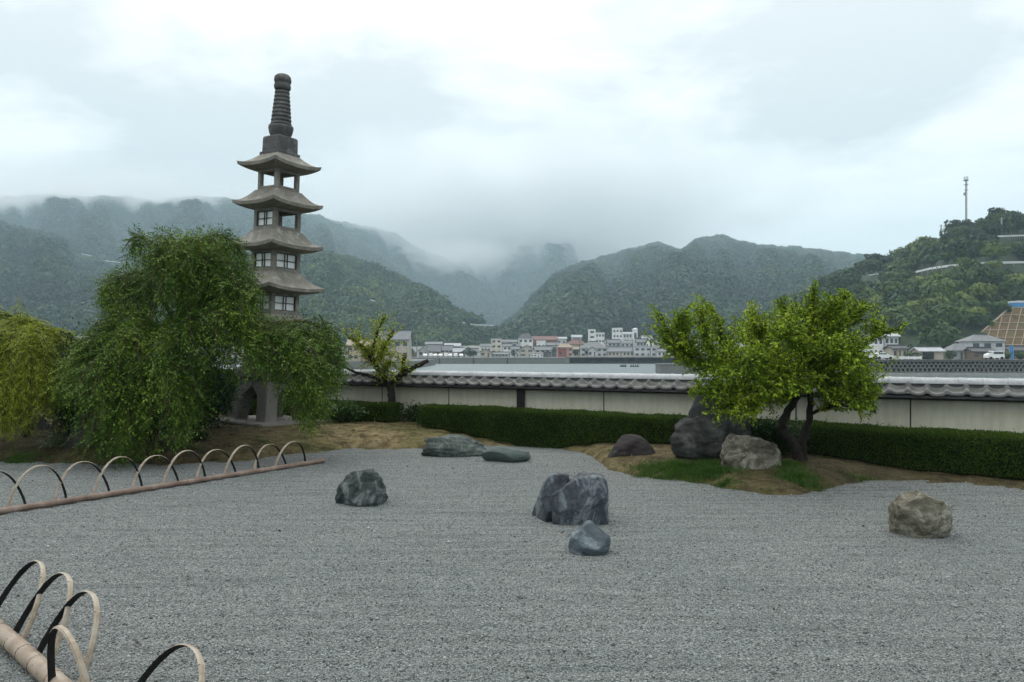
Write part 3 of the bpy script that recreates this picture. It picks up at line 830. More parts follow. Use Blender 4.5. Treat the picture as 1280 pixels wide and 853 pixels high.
# near row
na = math.atan2(-.69, .72); nd_ = Vector((.72, -.69, 0)); nn_ = Vector((.69, .72, 0))
def npole(sx): return Vector((-2.78, 4.52, 0)) + nd_ * sx
near = [(-.50, .66, .42, .46, 'tall bamboo hoop furthest from the camera in the near row'), (0.0, .66, .44, .44, 'bamboo hoop in the near row standing beside the top one'),
        (.46, .66, .43, .42, 'bamboo hoop in the near row with its dark leg behind the upright hoop'), (.93, .60, .42, -.12, 'bamboo hoop in the near row leaning towards the pole'),
        (1.62, .66, .42, .50, 'bamboo hoop in the near row standing apart above the pale gravel'), (1.92, .6, .36, -.05, 'bamboo hoop in the near row cut off by the bottom edge')]
for i, (s_, w, hgt, lean, lab) in enumerate(near):
    m = npole(s_) + nn_ * (.02 if lean > 0 else -.02)
    hoop((m.x, m.y), na, w, hgt, lean, .037, lab, 'bamboo hoops of the near row', seed=50 + i, sag=1.05)
# ================================================================== PLANTS
def resample(pts, step):
    pts = [np.array(p, float) for p in pts]
    out = [pts[0]]
    for a, b in zip(pts[:-1], pts[1:]):
        k = max(1, int(np.linalg.norm(b - a) / step))
        for i in range(1, k + 1): out.append(a + (b - a) * i / k)
    return np.array(out)

def smooth_path(pts, step=.06, wob=.0, rs=random):
    """Catmull-Rom through the points"""
    P_ = [Vector(p) for p in pts]
    P_ = [P_[0] * 2 - P_[1]] + P_ + [P_[-1] * 2 - P_[-2]]
    out = []
    for i in range(1, len(P_) - 2):
        a, b, c, d = P_[i - 1:i + 3]
        k = max(2, int((c - b).length / step))
        for j in range(k):
            u = j / k
            out.append(.5 * ((2 * b) + (c - a) * u + (2 * a - 5 * b + 4 * c - d) * u * u + (3 * b - a - 3 * c + d) * u ** 3))
    out.append(P_[-2])
    if wob:
        for p in out[1:]: p += Vector((rs.uniform(-wob, wob), rs.uniform(-wob, wob), rs.uniform(-wob, wob)))
    return out

M_BARK = stone('dark_bark', (.012, .010, .008), (.045, .038, .03), None, 0, (.2, .2, .2), 9, .02, .95)
M_BARKB = stone('brown_bark', (.06, .04, .025), (.13, .095, .06), None, 0, (.2, .2, .2), 9, .02, .95)

def limbs_to_world(limbs, Y):
    return [[W(x, y, Y + d) for (x, y, d) in L] for L in limbs]

# ---- weeping trees: shoots hang from arching limbs, each carrying feathered leaves
def weeping_tree(name, label, Y, base, limbs, nsh, leaf_mat, bark, ybot, leafL, leafW, leaves_per, lets, shoot_len, rot_seed, start=.3, extra=None, droop=1.0, spread=.5, r0=.12, outline=None, tier=None):
    rs = random.Random(rot_seed); g = np.random.default_rng(rot_seed)
    root = empty(name, base); tag(root, label, 'tree', 'trees of the garden')
    off = Vector(base)
    paths = [smooth_path(L, .08, .012, rs) for L in limbs]
    b = MB()
    for i, p in enumerate(paths):
        ra = r0 if i == 0 else r0 * .42
        rb = r0 * .7 if i == 0 else .008
        b.tube([q - off for q in p], [ra + (rb - ra) * (k / (len(p) - 1)) ** .7 for k in range(len(p))], 7, True, .08)
    # shoot origins
    seg = []
    for p in paths[1:]:
        k0 = int(len(p) * start)
        for k in range(k0, len(p) - 1): seg.append((p[k], p[k + 1] - p[k]))
    C, D, Up, LL, WWd = [], [], [], [], []
    tw = MB()
    cx, cy = base[0], base[1]
    for s in range(nsh):
        o, dv = seg[rs.randrange(len(seg))]
        o = Vector(o) + dv * rs.random()
        rad = Vector((o.x - cx, o.y - cy, 0)); rad = rad.normalized() if rad.length > .2 else Vector((rs.gauss(0, 1), rs.gauss(0, 1), 0)).normalized()
        az = rad * .85 + Vector((rs.gauss(0, 1), rs.gauss(0, 1), 0)) * spread + dv.normalized() * .5
        v = az.normalized() * rs.uniform(.5, 1.0) + Vector((0, 0, rs.uniform(-.1, .6)))
        L = rs.uniform(*shoot_len)
        step = .035; p = o.copy(); pts = [p.copy()]
        py0 = HZ - F * (o.z - EYE) / o.y; lim_ = tier + rs.gauss(0, 10) if tier and py0 < tier - 24 else 9999
        for k in range(int(L / step)):
            v += Vector((rs.gauss(0, .05), rs.gauss(0, .05), -.105 * droop))
            v.z = max(v.z, -1.5)
            p = p + v.normalized() * step
            pts.append(p.copy())
            px_ = CX + F * p.x / p.y; py_ = HZ - F * (p.z - EYE) / p.y
            if outline and not (np.interp(py_, *outline[0]) - rs.expovariate(.25) < px_ < np.interp(py_, *outline[1]) + rs.gauss(0, 3)): break
            if py_ > lim_ + .18 * max(0, 230 - px_): break
            if py_ > np.interp(px_, ybot[0], ybot[1]) + rs.gauss(0, 9) or p.z < soilz(p.x, p.y) + .05: break
        if len(pts) < 4: continue
        if s % 2 == 0: tw.tube([q - off for q in pts[::4] + [pts[-1]]], .004, 3, False)
        nl = max(2, int(len(pts) * step / leaves_per))
        for k in range(nl):
            t_ = (k + .5) / nl * (len(pts) - 1); i = int(t_)
            q = pts[i].lerp(pts[min(i + 1, len(pts) - 1)], t_ - i)
            tg = (pts[min(i + 1, len(pts) - 1)] - pts[max(i - 1, 0)]).normalized()
            sd = tg.cross(Vector((rs.gauss(0, 1), rs.gauss(0, 1), rs.gauss(0, .6)))).normalized()
            ra = (sd * .9 + tg * .45 + Vector((0, 0, -.35))).normalized()
            n_, Lr = lets
            Lr = Lr * rs.uniform(.7, 1.15)
            side = ra.cross(Vector((rs.gauss(0, .4), rs.gauss(0, .4), 1))).normalized()
            for j in range(n_):
                f_ = (j + 1) / n_
                sg = -1 if j % 2 else 1
                pos = q + ra * Lr * f_ + Vector((0, 0, -.25 * Lr * f_ * f_))
                if j == n_ - 1: dd = ra + Vector((0, 0, -.3))
                else: dd = side * sg * .85 + ra * .5 + Vector((0, 0, -.25))
                C.append(pos - off); D.append(dd); LL.append(leafL * rs.uniform(.75, 1.2)); WWd.append(leafW * rs.uniform(.8, 1.2))
    C = np.array(C); D = np.array(D) + g.normal(0, .12, (len(D), 3))
    up = np.array([0, 0, 1.]) + g.normal(0, .35, C.shape)
    v, f = quads(leaf_verts(C, D, up, np.array(LL), np.array(WWd), .15))
    b.v += tw.v if False else []
    b.build('trunk', bark, root, smooth=True)
    tw.build('twigs', bark, root)
    np_mesh('crown', v, f, leaf_mat, root)
    print(name, 'leaflets', len(C))
    return root

M_WEEP = leafy('weeping_leaf', [(0, (.018, .046, .007)), (.42, (.050, .106, .012)), (.75, (.125, .200, .020)), (1, (.29, .35, .055))], .22, .55, 1.0, .15, .55)
Yt = 14.0
bt = W(218, 566, Yt); bz = soilz(bt.x, Yt)
LW = [
 [(218, 580, .2), (214, 520, .2), (222, 455, .15), (230, 410, .1)],
 [(230, 412, .1), (236, 350, .1), (248, 306, 0), (272, 294, -.1), (298, 312, -.2), (312, 348, -.3)],
 [(230, 412, .1), (226, 345, 0), (222, 308, -.1), (212, 297, -.3), (204, 325, -.6)],
 [(230, 412, .1), (240, 340, -.2), (244, 304, -.5), (232, 302, -.8), (224, 345, -1.1)],
 [(230, 412, .1), (236, 335, .4), (256, 302, .6), (282, 312, .9)],
 [(230, 412, .1), (216, 345, 0), (196, 308, -.1), (170, 296, -.2), (152, 314, -.3)],
 [(226, 410, .1), (190, 362, -.3), (160, 348, -.5), (136, 356, -.6)],
 [(224, 440, .1), (170, 425, -.3), (125, 440, -.6), (96, 480, -.8)],
 [(222, 425, .1), (176, 408, -.7), (142, 410, -1.1), (116, 440, -1.3)],
 [(224, 430, .1), (185, 400, -.6), (150, 394, -.9), (125, 418, -1.0), (112, 460, -1.1)],
 [(228, 415, .1), (288, 400, -.5), (336, 408, -.8), (376, 412, -.9), (405, 438, -.9)],
 [(228, 410, .1), (258, 360, -.6), (288, 346, -.9), (308, 372, -1.1)],
 [(224, 420, .1), (228, 402, -.8), (222, 408, -1.4), (212, 446, -1.8)],
 [(222, 425, .1), (182, 410, -1.0), (154, 428, -1.6), (132, 470, -1.9)],
 [(228, 425, .1), (268, 410, -.9), (300, 416, -1.3), (326, 440, -1.5)],
 [(230, 420, .2), (272, 350, .7), (300, 352, 1.1), (312, 395, 1.3)],
 [(226, 420, .2), (186, 345, .8), (150, 352, 1.3), (118, 410, 1.5)],
 [(228, 410, .2), (225, 330, .5), (205, 322, 1.0), (190, 360, 1.4)],
 [(193, 412, -.3), (222, 402, -.9), (254, 393, -1.25), (288, 389, -1.3)],
 [(224, 440, .1), (200, 420, -.8), (180, 450, -1.5), (168, 500, -1.8)],
 [(336, 412, -1.2), (360, 428, -1.3), (371, 468, -1.35), (374, 500, -1.35)],
 [(376, 412, -.9), (398, 438, -.9), (403, 478, -.9)],
 [(336, 408, -.8), (356, 420, -1.0), (362, 455, -1.1), (364, 490, -1.1)],
 [(200, 455, -.9), (186, 495, -1.3), (172, 540, -1.5)],
 [(215, 450, -.8), (226, 485, -1.4), (236, 520, -1.6)],
 [(180, 450, -1.0), (150, 500, -1.6), (140, 540, -1.8)],
 [(336, 408, -.8), (368, 402, -.5), (396, 408, -.3), (412, 445, -.2)],
 [(296, 400, -.6), (336, 412, -1.2), (368, 430, -1.4), (386, 464, -1.4)],
 [(228, 420, .1), (248, 340, -.4), (262, 322, -.7), (276, 350, -.95)],
]
YB = ([0, 60, 80, 100, 130, 150, 200, 235, 250, 262, 280, 300, 320, 345, 362, 380, 395, 415, 440], [515, 540, 556, 568, 574, 576, 570, 545, 520, 496, 480, 470, 470, 486, 520, 534, 535, 490, 456])
WOUT = (([270, 292, 320, 335, 360, 375, 395, 410, 430, 450, 480, 580], [175, 170, 158, 148, 122, 132, 138, 112, 96, 80, 66, 60]), ([270, 288, 296, 312, 330, 345, 385, 397, 402, 440, 580], [262, 272, 292, 306, 314, 318, 320, 400, 424, 428, 428]))
weeping_tree('weeping_tree', 'large dark green weeping tree draped over the foot of the stone pagoda', Yt, (bt.x, Yt + .2, bz), limbs_to_world(LW, Yt), 2350, M_WEEP, M_BARKB, YB, .060, .021, .095, (9, .21), (.35, 1.35), 5, outline=WOUT, tier=394, droop=.72)

M_YEL = leafy('yellow_leaf', [(0, (.07, .11, .010)), (.45, (.20, .26, .018)), (.8, (.33, .36, .030)), (1, (.46, .44, .05))], .3, .5, 1.2, .2, .4)
Yy = 13.9
by = W(30, 560, Yy); bz = soilz(by.x, Yy)
LY = [
 [(30, 566, 0), (34, 510, 0), (28, 450, 0), (30, 425, 0)],
 [(30, 430, 0), (30, 404, -.1), (50, 408, -.2), (72, 430, -.3)],
 [(30, 430, 0), (14, 396, -.1), (-8, 400, -.2), (-30, 430, -.3)],
 [(30, 430, 0), (36, 412, -.5), (40, 425, -.9), (44, 465, -1.1)],
 [(28, 440, 0), (10, 418, -.5), (-6, 432, -.9), (-14, 480, -1.1)],
 [(30, 435, 0), (54, 416, 0), (76, 420, .1), (86, 450, .1)],
 [(30, 430, 0), (30, 412, .5), (44, 430, 1.0), (56, 480, 1.1)],
 [(28, 440, 0), (-20, 420, .2), (-50, 440, .3), (-70, 480, .3)],
 [(30, 440, 0), (22, 440, -.6), (20, 470, -1.0), (14, 510, -1.1)],
]
YB2 = ([-100, 0, 40, 60, 75, 90, 110], [550, 545, 540, 520, 500, 452, 420])
weeping_tree('weeping_tree', 'yellowish fine-leaved weeping tree at the left edge', Yy, (by.x, Yy, bz), limbs_to_world(LY, Yy), 1500, M_YEL, M_BARK, YB2, .034, .012, .05, (9, .10), (.4, 1.2), 15, start=.15, r0=.08)

# ---- spreading trees with simple leaves
def leafy_tree(name, label, base, limbs, twigs, bark, mat, leafL, leafW, gap, tw_len, seed, r0, upness=.3, leaf_droop=.6, start=.25, radii=None, trunks=1, bare=0, keepf=None):
    rs = random.Random(seed); g = np.random.default_rng(seed)
    root = empty(name, base); tag(root, label, 'tree', 'trees of the garden'); off = Vector(base)
    paths = [smooth_path(L, .05, .010, rs) for L in limbs]
    b = MB()
    for i, p in enumerate(paths):
        if radii and i in radii: ra, rb = radii[i]
        else: ra, rb = r0 * .38, .007
        b.tube([q - off for q in p], [ra + (rb - ra) * (k / (len(p) - 1)) ** .8 for k in range(len(p))], 8, True, .10)
    seg = []
    for i, p in enumerate(paths[trunks:]):
        if bare and i >= len(paths) - trunks - bare: continue
        for k in range(int(len(p) * start), len(p) - 1): seg.append((p[k], p[k + 1] - p[k]))
    C, D, Ls = [], [], []
    tw = MB()
    for s in range(twigs):
        o, dv = seg[rs.randrange(len(seg))]
        up_ = upness + (.7 if HZ - F * (o.z - EYE) / o.y < 425 else 0)
        v = Vector((rs.gauss(0, 1), rs.gauss(0, 1), rs.gauss(up_, .55))).normalized() + dv.normalized() * .4
        L = rs.uniform(*tw_len) * (1 if rs.random() > .12 else 1.6)
        p = Vector(o); step = .03; pts = [p.copy()]
        for k in range(int(L / step)):
            v = v.normalized() + Vector((rs.gauss(0, .12), rs.gauss(0, .12), .02 if v.z > .2 else -.02)); p = p + v.normalized() * step; pts.append(p.copy())
        if keepf and not keepf(pts[-1]): continue
        tw.tube([q - off for q in pts[::3] + [pts[-1]]], .0035, 3, False)
        nl = max(2, int(L / gap))
        for k in range(nl):
            q = pts[min(len(pts) - 1, int((k + rs.random()) / nl * len(pts)))]
            tg = v.normalized()
            d = Vector((rs.gauss(0, 1), rs.gauss(0, 1), rs.gauss(-leaf_droop, .45))).normalized() + tg * .3
            C.append(q - off); D.append(d); Ls.append(rs.uniform(.7, 1.2))
    C = np.array(C); D = np.array(D); Ls = np.array(Ls)
    up = np.array([0, 0, 1.]) + g.normal(0, .5, C.shape)
    v, f = quads(leaf_verts(C, D, up, leafL * Ls, leafW * Ls, .18))
    b.build('trunk', bark, root, smooth=True); tw.build('twigs', bark, root)
    np_mesh('crown', v, f, mat, root)
    print(name, 'leaves', len(C))
    return root
M_UME = leafy('bright_leaf', [(0, (.06, .105, .008)), (.4, (.155, .25, .014)), (.75, (.28, .37, .022)), (1, (.45, .50, .06))], .32, .55, 1.8, .12, .5)
Yu = 11.4
bu = W(1000, 572, Yu); bz = soilz(bu.x, Yu)
LU = [
 [(1000, 584, 0), (992, 556, 0), (977, 534, 0), (985, 514, 0), (997, 495, 0)],
 [(1004, 584, .1), (1003, 553, .1), (1011, 527, .1), (1013, 495, .1), (1010, 450, .1), (1008, 425, .1)],
 [(997, 497, 0), (950, 472, -.1), (908, 460, -.15), (866, 452, -.2), (842, 432, -.2), (826, 392, -.2)],
 [(908, 460, -.15), (882, 425, -.1), (874, 388, 0)],
 [(940, 470, -.1), (905, 430, .3), (898, 400, .4), (888, 384, .5)],
 [(997, 497, 0), (965, 450, -.2), (944, 412, -.3), (936, 388, -.3)],
 [(1008, 440, .1), (988, 405, 0), (976, 378, 0)],
 [(1008, 430, .1), (1014, 395, .1), (1018, 362, .1)],
 [(1011, 455, .1), (1048, 415, .1), (1074, 392, .2), (1090, 378, .2)],
 [(1012, 482, .1), (1058, 444, -.1), (1098, 420, -.2), (1130, 411, -.3)],
 [(1015, 517, .1), (1034, 509, 0), (1056, 488, -.1), (1088, 474, -.2)],
 [(997, 495, 0), (945, 490, -.3), (905, 486, -.5), (872, 492, -.6)],
 [(1011, 470, .1), (1000, 440, -.6), (990, 420, -.9), (975, 425, -1.1)],
 [(1011, 470, .1), (1040, 450, -.7), (1060, 440, -1.0), (1075, 460, -1.2)],
 [(1011, 460, .1), (1030, 420, .7), (1050, 400, 1.0)],
 [(990, 490, 0), (950, 440, .6), (930, 420, .9)],
 [(997, 497, 0), (970, 470, -.7), (945, 450, -1.0), (915, 465, -1.2)],
 [(1011, 450, .1), (1050, 380, -.3), (1062, 366, -.4)],
 [(980, 490, -.1), (960, 480, -.6), (950, 495, -.9), (940, 520, -1.0)],
 [(866, 452, -.2), (852, 420, -.4), (850, 395, -.5)],
 [(1012, 480, .1), (1060, 470, -.5), (1085, 490, -.7), (1095, 515, -.7)],
 [(1012, 470, .1), (1000, 468, -.7), (985, 480, -1.0), (968, 492, -1.1)],
 [(1012, 470, .1), (1040, 488, -.5), (1064, 502, -.8), (1080, 512, -.9)],
 [(997, 495, 0), (960, 492, -.5), (930, 500, -.8), (900, 512, -.9)],
 [(1033, 509, .0), (1054, 507, -.1), (1080, 512, -.2)],
]
def ume_keep(p):
    px_ = CX + F * p.x / p.y; py_ = HZ - F * (p.z - EYE) / p.y
    return py_ < np.interp(px_, [800, 815, 840, 870, 890, 915, 945, 965, 985, 1005, 1030, 1055, 1085, 1100, 1115, 1145], [425, 432, 462, 505, 535, 545, 540, 522, 500, 490, 498, 512, 532, 505, 450, 430]) and py_ > np.interp(px_, [800, 815, 830, 850, 872, 890, 905, 925, 940, 955, 980, 1000, 1018, 1035, 1055, 1075, 1100, 1115, 1145], [400, 372, 392, 384, 362, 378, 398, 392, 370, 382, 366, 374, 346, 366, 356, 374, 378, 400, 402])
leafy_tree('plum_tree', 'bushy bright green plum tree with two dark twisting trunks behind the pale tan rock', (bu.x, Yu, bz), limbs_to_world(LU, Yu), 4300, M_BARK, M_UME, .060, .027, .0165, (.14, .46), 9, .1, upness=.35, leaf_droop=.7, start=.12,
           radii={0: (.085, .05), 1: (.075, .022), 2: (.042, .006), 5: (.036, .006), 11: (.03, .006), 9: (.03, .006), 10: (.028, .006)}, trunks=2, bare=1, keepf=ume_keep)

M_PLUM = leafy('yellow_green_leaf', [(0, (.11, .16, .014)), (.45, (.25, .32, .024)), (.8, (.37, .42, .04)), (1, (.48, .48, .07))], .35, .6, 2.0, .12, .4)
Yp = 16.9
bp = W(489, 528, Yp); bz = soilz(bp.x, Yp)
LP = [
 [(489.5, 540, 0), (489.7, 505, 0), (488, 485, 0), (483, 475, 0), (472, 461, 0), (464, 447, 0)],
 [(470, 452, 0), (479, 436, .1), (492, 414, .1)],
 [(465, 447, 0), (467, 431, -.1), (473, 413, -.2)],
 [(463, 447, 0), (453, 433, 0), (430, 417, .1)],
 [(490, 480, 0), (503, 468, -.1), (521, 458, -.2), (536, 451, -.2)],
 [(503, 468, -.1), (505, 444, -.1)],
 [(470, 458, 0), (478, 440, -.5), (484, 428, -.7)],
 [(470, 458, 0), (455, 440, .6), (445, 425, .8)],
 [(484, 476, 0), (480, 462, -.4), (492, 452, -.6)],
 [(473, 413, -.2), (478, 402, -.2), (482, 393, -.2)],
 [(484, 480, 0), (462, 470, 0), (438, 463, .1), (420, 448, .2), (416, 430, .2), (410, 416, .2), (399, 393, .2)],
 [(410, 413, .2), (417, 402, .25)],
]
def plum_keep(p):
    px_ = CX + F * p.x / p.y; py_ = HZ - F * (p.z - EYE) / p.y
    return 424 < px_ < 512 and 388 < py_ < 492
leafy_tree('plum_tree', 'small pruned plum tree with bare dark stubs and thin yellow-green leaves', (bp.x, Yp, bz), limbs_to_world(LP, Yp), 430, M_BARK, M_PLUM, .066, .038, .028, (.08, .42), 19, .06, upness=.3, leaf_droop=.3, start=.15,
           radii={0: (.115, .05), 1: (.05, .022), 2: (.035, .02), 3: (.035, .012), 4: (.07, .045), 5: (.05, .035), 9: (.012, .004), 10: (.04, .015), 11: (.016, .006)}, trunks=1, bare=2, keepf=plum_keep)

# ---- shrubs and ground plants
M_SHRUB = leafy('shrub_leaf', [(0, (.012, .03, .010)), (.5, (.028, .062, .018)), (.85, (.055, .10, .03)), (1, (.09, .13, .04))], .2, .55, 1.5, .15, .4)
M_FERN = leafy('ground_leaf', [(0, (.02, .045, .012)), (.5, (.045, .095, .02)), (1, (.10, .16, .035))], .3, .45, 2.0, .3, .4)
M_TUFT = leafy('striped_grass_blade', [(0, (.09, .14, .05)), (.5, (.17, .22, .09)), (1, (.32, .34, .19))], .3, .5, 2.0, .3, .3)
M_GRASS = leafy('grass_blade', [(0, (.016, .048, .007)), (.5, (.040, .098, .012)), (1, (.09, .15, .025))], .3, .5, 2.0, .2, .4)
def shrub(label, x0, x1, ytop, ybase, Y, n, L, Wd, mat, seed, name='shrub', depth=.5, flat=.4):
    g = np.random.default_rng(seed)
    c = W((x0 + x1) / 2, ybase, Y); z0 = soilz(c.x, Y)
    rx = (x1 - x0) / 2 * Y / F; h = EYE + (HZ - ytop) / F * Y - z0
    root = empty(name, (c.x, Y, z0)); tag(root, label, 'shrub', 'shrubs and ground plants of the garden')
    ns = 14; st = MB()
    ctr = []
    for i in range(ns):
        a = g.random() * 6.28; r = g.random() ** .5
        tip = Vector((rx * .8 * r * math.cos(a), rx * depth * r * math.sin(a), h * (1 - .45 * r * r) * g.uniform(.6, .95)))
        st.tube([(tip.x * .25, tip.y * .25, -.03), (tip.x * .6, tip.y * .6, tip.z * .55), tip], [.012, .009, .004], 5); ctr.append(tip)
    st.build('stem', M_BARK, root)
    ctr = np.array(ctr)
    k = g.integers(0, ns, n)
    p = ctr[k] * (g.random((n, 1)) ** .35) + g.normal(0, 1, (n, 3)) * np.array([rx * .22, rx * depth * .3, h * .14])
    p[:, 2] = np.abs(p[:, 2])
    d = unit(p * np.array([1, 1, .6])) + g.normal(0, .7, (n, 3)) + np.array([0, 0, flat - .4])
    v, f = quads(leaf_verts(p, d, np.array([0, 0, 1.]) + g.normal(0, .4, (n, 3)), L * g.uniform(.7, 1.2, n), Wd * g.uniform(.7, 1.2, n), .15))
    np_mesh('foliage', v, f, mat, root)
    return root
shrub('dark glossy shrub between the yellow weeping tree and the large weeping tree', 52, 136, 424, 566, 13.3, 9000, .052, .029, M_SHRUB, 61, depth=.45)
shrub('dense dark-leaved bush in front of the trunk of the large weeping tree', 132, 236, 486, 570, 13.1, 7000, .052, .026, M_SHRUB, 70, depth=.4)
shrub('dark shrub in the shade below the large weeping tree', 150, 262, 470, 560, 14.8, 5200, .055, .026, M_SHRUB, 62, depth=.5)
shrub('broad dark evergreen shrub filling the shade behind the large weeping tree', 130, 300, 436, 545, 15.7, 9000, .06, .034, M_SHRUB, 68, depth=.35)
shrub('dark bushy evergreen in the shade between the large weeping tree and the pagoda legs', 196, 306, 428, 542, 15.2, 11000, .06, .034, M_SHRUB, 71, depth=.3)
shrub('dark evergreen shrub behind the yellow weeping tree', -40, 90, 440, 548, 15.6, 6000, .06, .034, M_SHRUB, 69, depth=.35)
shrub('leafy low plant just right of the pagoda platform', 404, 462, 503, 531, 16.5, 1500, .075, .045, M_FERN, 63)
shrub('small low plant at the right foot of the small pruned plum tree', 500, 536, 505, 524, 16.9, 700, .07, .04, M_FERN, 64)
shrub('light green sprig at the left foot of the small pruned plum tree', 462, 484, 508, 528, 16.6, 420, .06, .03, M_PLUM, 65)
shrub('dark little bush between the tall grey boulder and the bushy plum tree', 922, 1012, 518, 578, 12.0, 6500, .045, .024, M_SHRUB, 66, depth=.35)
shrub('low dark leafy plant in front of the hollow under the large weeping tree', 226, 268, 540, 566, 13.6, 700, .05, .026, M_SHRUB, 67)

def blades(n, cx, cy, rx, ry, h, wd, g, lean=.5):
    a = g.random(n) * 6.28; r = np.abs(g.normal(0, .55, n))
    x = cx + rx * r * np.cos(a); y = cy + ry * r * np.sin(a)
    k = np.sin(x * 9 + 3 * np.sin(y * 7)) * np.sin(y * 11 + x * 4) + g.normal(0, .5, n) > -.25
    x, y = x[k], y[k]; n = len(x)
    z = soil_z(x, y)
    d = np.stack([g.normal(0, lean, n), g.normal(0, lean, n), np.ones(n)], -1)
    return leaf_verts(np.stack([x, y, z - .005], -1), d, np.stack([g.normal(0, 1, n), g.normal(0, 1, n), np.zeros(n)], -1), h * g.uniform(.5, 1.3, n), wd, .1)
g = np.random.default_rng(77)
tp = W(70, 558, 13.1)
root = empty('grass_tuft', (tp.x, 13.1, soilz(tp.x, 13.1))); tag(root, 'pale striped grass tuft in front of the shaded boulders', 'grass tuft')
n = 150
az = g.random(n) * 6.28; el = g.uniform(.35, 1.35, n)
d0 = np.stack([np.cos(az) * np.cos(el), np.sin(az) * np.cos(el), np.sin(el)], -1)
segv = []
base_ = np.stack([g.normal(0, .03, n), g.normal(0, .03, n), np.zeros(n)], -1)
LL = g.uniform(.22, .42, n)
mid = base_ + d0 * (LL * .55)[:, None]
v1 = leaf_verts(base_, d0, np.stack([-np.sin(az), np.cos(az), 0 * az], -1) * .2 + np.array([0, 0, 1.]), LL * .75, .016, .1)
v2 = leaf_verts(mid, d0 + np.array([0, 0, -.8]), np.array([0, 0, 1.]) + 0 * d0, LL * .55, .014, .1)
v, f = quads(np.concatenate([v1, v2])); np_mesh('blades', v, f, M_TUFT, root)
# grass and ground cover patches
pt = []
for (x0, yb, rx, ry, n, h) in ((845, 586, .75, .42, 9000, .07), (885, 592, .5, .30, 5500, .065), (815, 590, .4, .3, 2500, .045), (905, 600, .3, .16, 1200, .05), (1000, 600, .30, .34, 4200, .085), (985, 590, .24, .3, 2000, .07),
                               (800, 590, .4, .22, 900, .04), (8, 571, .62, .45, 5200, .07), (60, 573, .55, .30, 2000, .05), (225, 566, .5, .3, 900, .05), (150, 577, .6, .15, 700, .04), (440, 540, .6, .3, 500, .04), (330, 560, .9, .4, 700, .035), (1080, 592, .6, .25, 700, .04), (1220, 604, 1.0, .2, 900, .035), (700, 560, .9, .25, 600, .03)):
    y = gdist(yb, .1); x = (x0 - CX) / F * y
    pt.append(blades(n, x, y, rx, ry, h, .008, g, .6))
for k in range(90):                                # scattered tufts
    y = g.uniform(10.0, 15.5); px_t = g.uniform(-30, 1300); x = (px_t - CX) / F * y
    if soilz(x, y) > .02 and y < 15.0 - .528 * x: pt.append(blades(int(g.integers(15, 60)), x, y, g.uniform(.04, .16), g.uniform(.03, .1), g.uniform(.03, .06), .007, g, .7))
v, f = quads(np.concatenate(pt)); o = np_mesh('grass', v, f, M_GRASS)
tag(o, 'short green grass and ground cover around the rocks and along the mound', 'grass', kind='stuff')
# dry moss wisps on the straw mound
M_MOSS = leafy('dry_moss', [(0, (.06, .05, .02)), (.5, (.17, .13, .06)), (1, (.30, .24, .13))], .2, .8, 2.0, .1, .5)
n = 42000
yy = g.uniform(9.8, 18.0, n); xx = (g.uniform(-60, 1330, n) - CX) / F * yy
sz = soil_z(xx, yy); k = (sz > .015) & (yy < 15.6 - .528 * xx)
m2 = np.sin(xx * 2.1 + np.sin(yy * 1.7)) * np.sin(yy * 2.9 + 1.3 * xx) > -.35
k &= m2; xx, yy, sz = xx[k], yy[k], sz[k]; n = len(xx)
v, f = quads(leaf_verts(np.stack([xx, yy, sz - .004], -1), np.stack([g.normal(0, 1, n), g.normal(0, 1, n), g.uniform(.1, .9, n)], -1), np.stack([g.normal(0, .4, n), g.normal(0, .4, n), np.ones(n)], -1), g.uniform(.015, .05, n), .010, .1))
o = np_mesh('dry_moss', v, f, M_MOSS); tag(o, 'straw coloured dry moss covering the garden mound', 'moss', kind='stuff')

# dead leaves and bits of twig lying on the gravel
M_DEAD = plain('dead_leaf', (.045, .035, .025), .9, .4, 30)
for i, (px, py, sz, lab) in enumerate(((172, 808, .035, 'dark dead leaf on the gravel by the near bamboo hoops'), (605, 643, .03, 'dark dead leaf on the gravel left of the big blocky rock'), (613, 646, .022, 'small dark leaf scrap just right of a bigger dead leaf'),
        (511, 578, .03, 'dead leaf on the gravel in front of the long low green rock'), (404, 580, .04, 'dead leaf on the gravel near the end of the far bamboo pole'), (1117, 612, .035, 'dead leaf on the gravel near the mound at the right'),
        (1136, 618, .03, 'dead leaf on the gravel behind the tan rounded boulder'), (386, 795, .02, 'dark scrap lying on the open gravel near the bottom edge'), (1020, 705, .025, 'dead leaf on the open gravel left below the tan boulder'),
        (300, 640, .025, 'dead leaf on the gravel below the middle of the far bamboo pole'), (880, 720, .022, 'dark scrap on the open gravel right of the small bluish rock'), (562, 745, .02, 'dark scrap on the open gravel in the bottom middle'))):
    y = gdist(py); x = (px - CX) / F * y
    r = random.Random(i)
    vs, fs = [], []
    n = 8
    for k in range(n + 1):
        u_ = k / n; wd = sz * .32 * math.sin(math.pi * (.06 + .88 * u_)); zc_ = .012 + sz * .35 * (u_ - .5) ** 2 * 2
        vs += [((u_ - .5) * sz * 1.6, -wd, zc_ + wd * .5), ((u_ - .5) * sz * 1.6, 0, zc_), ((u_ - .5) * sz * 1.6, wd, zc_ + wd * .6)]
    for k in range(n):
        fs += [(k * 3, k * 3 + 3, k * 3 + 4, k * 3 + 1), (k * 3 + 1, k * 3 + 4, k * 3 + 5, k * 3 + 2)]
    b = MB(); b.add(vs, fs); o = b.build('dead_leaf', M_DEAD)
    o.location = (x, y, .003); o.rotation_euler = (0, 0, r.uniform(0, 6.28)); tag(o, lab, 'dead leaf', 'dead leaves scattered on the gravel')

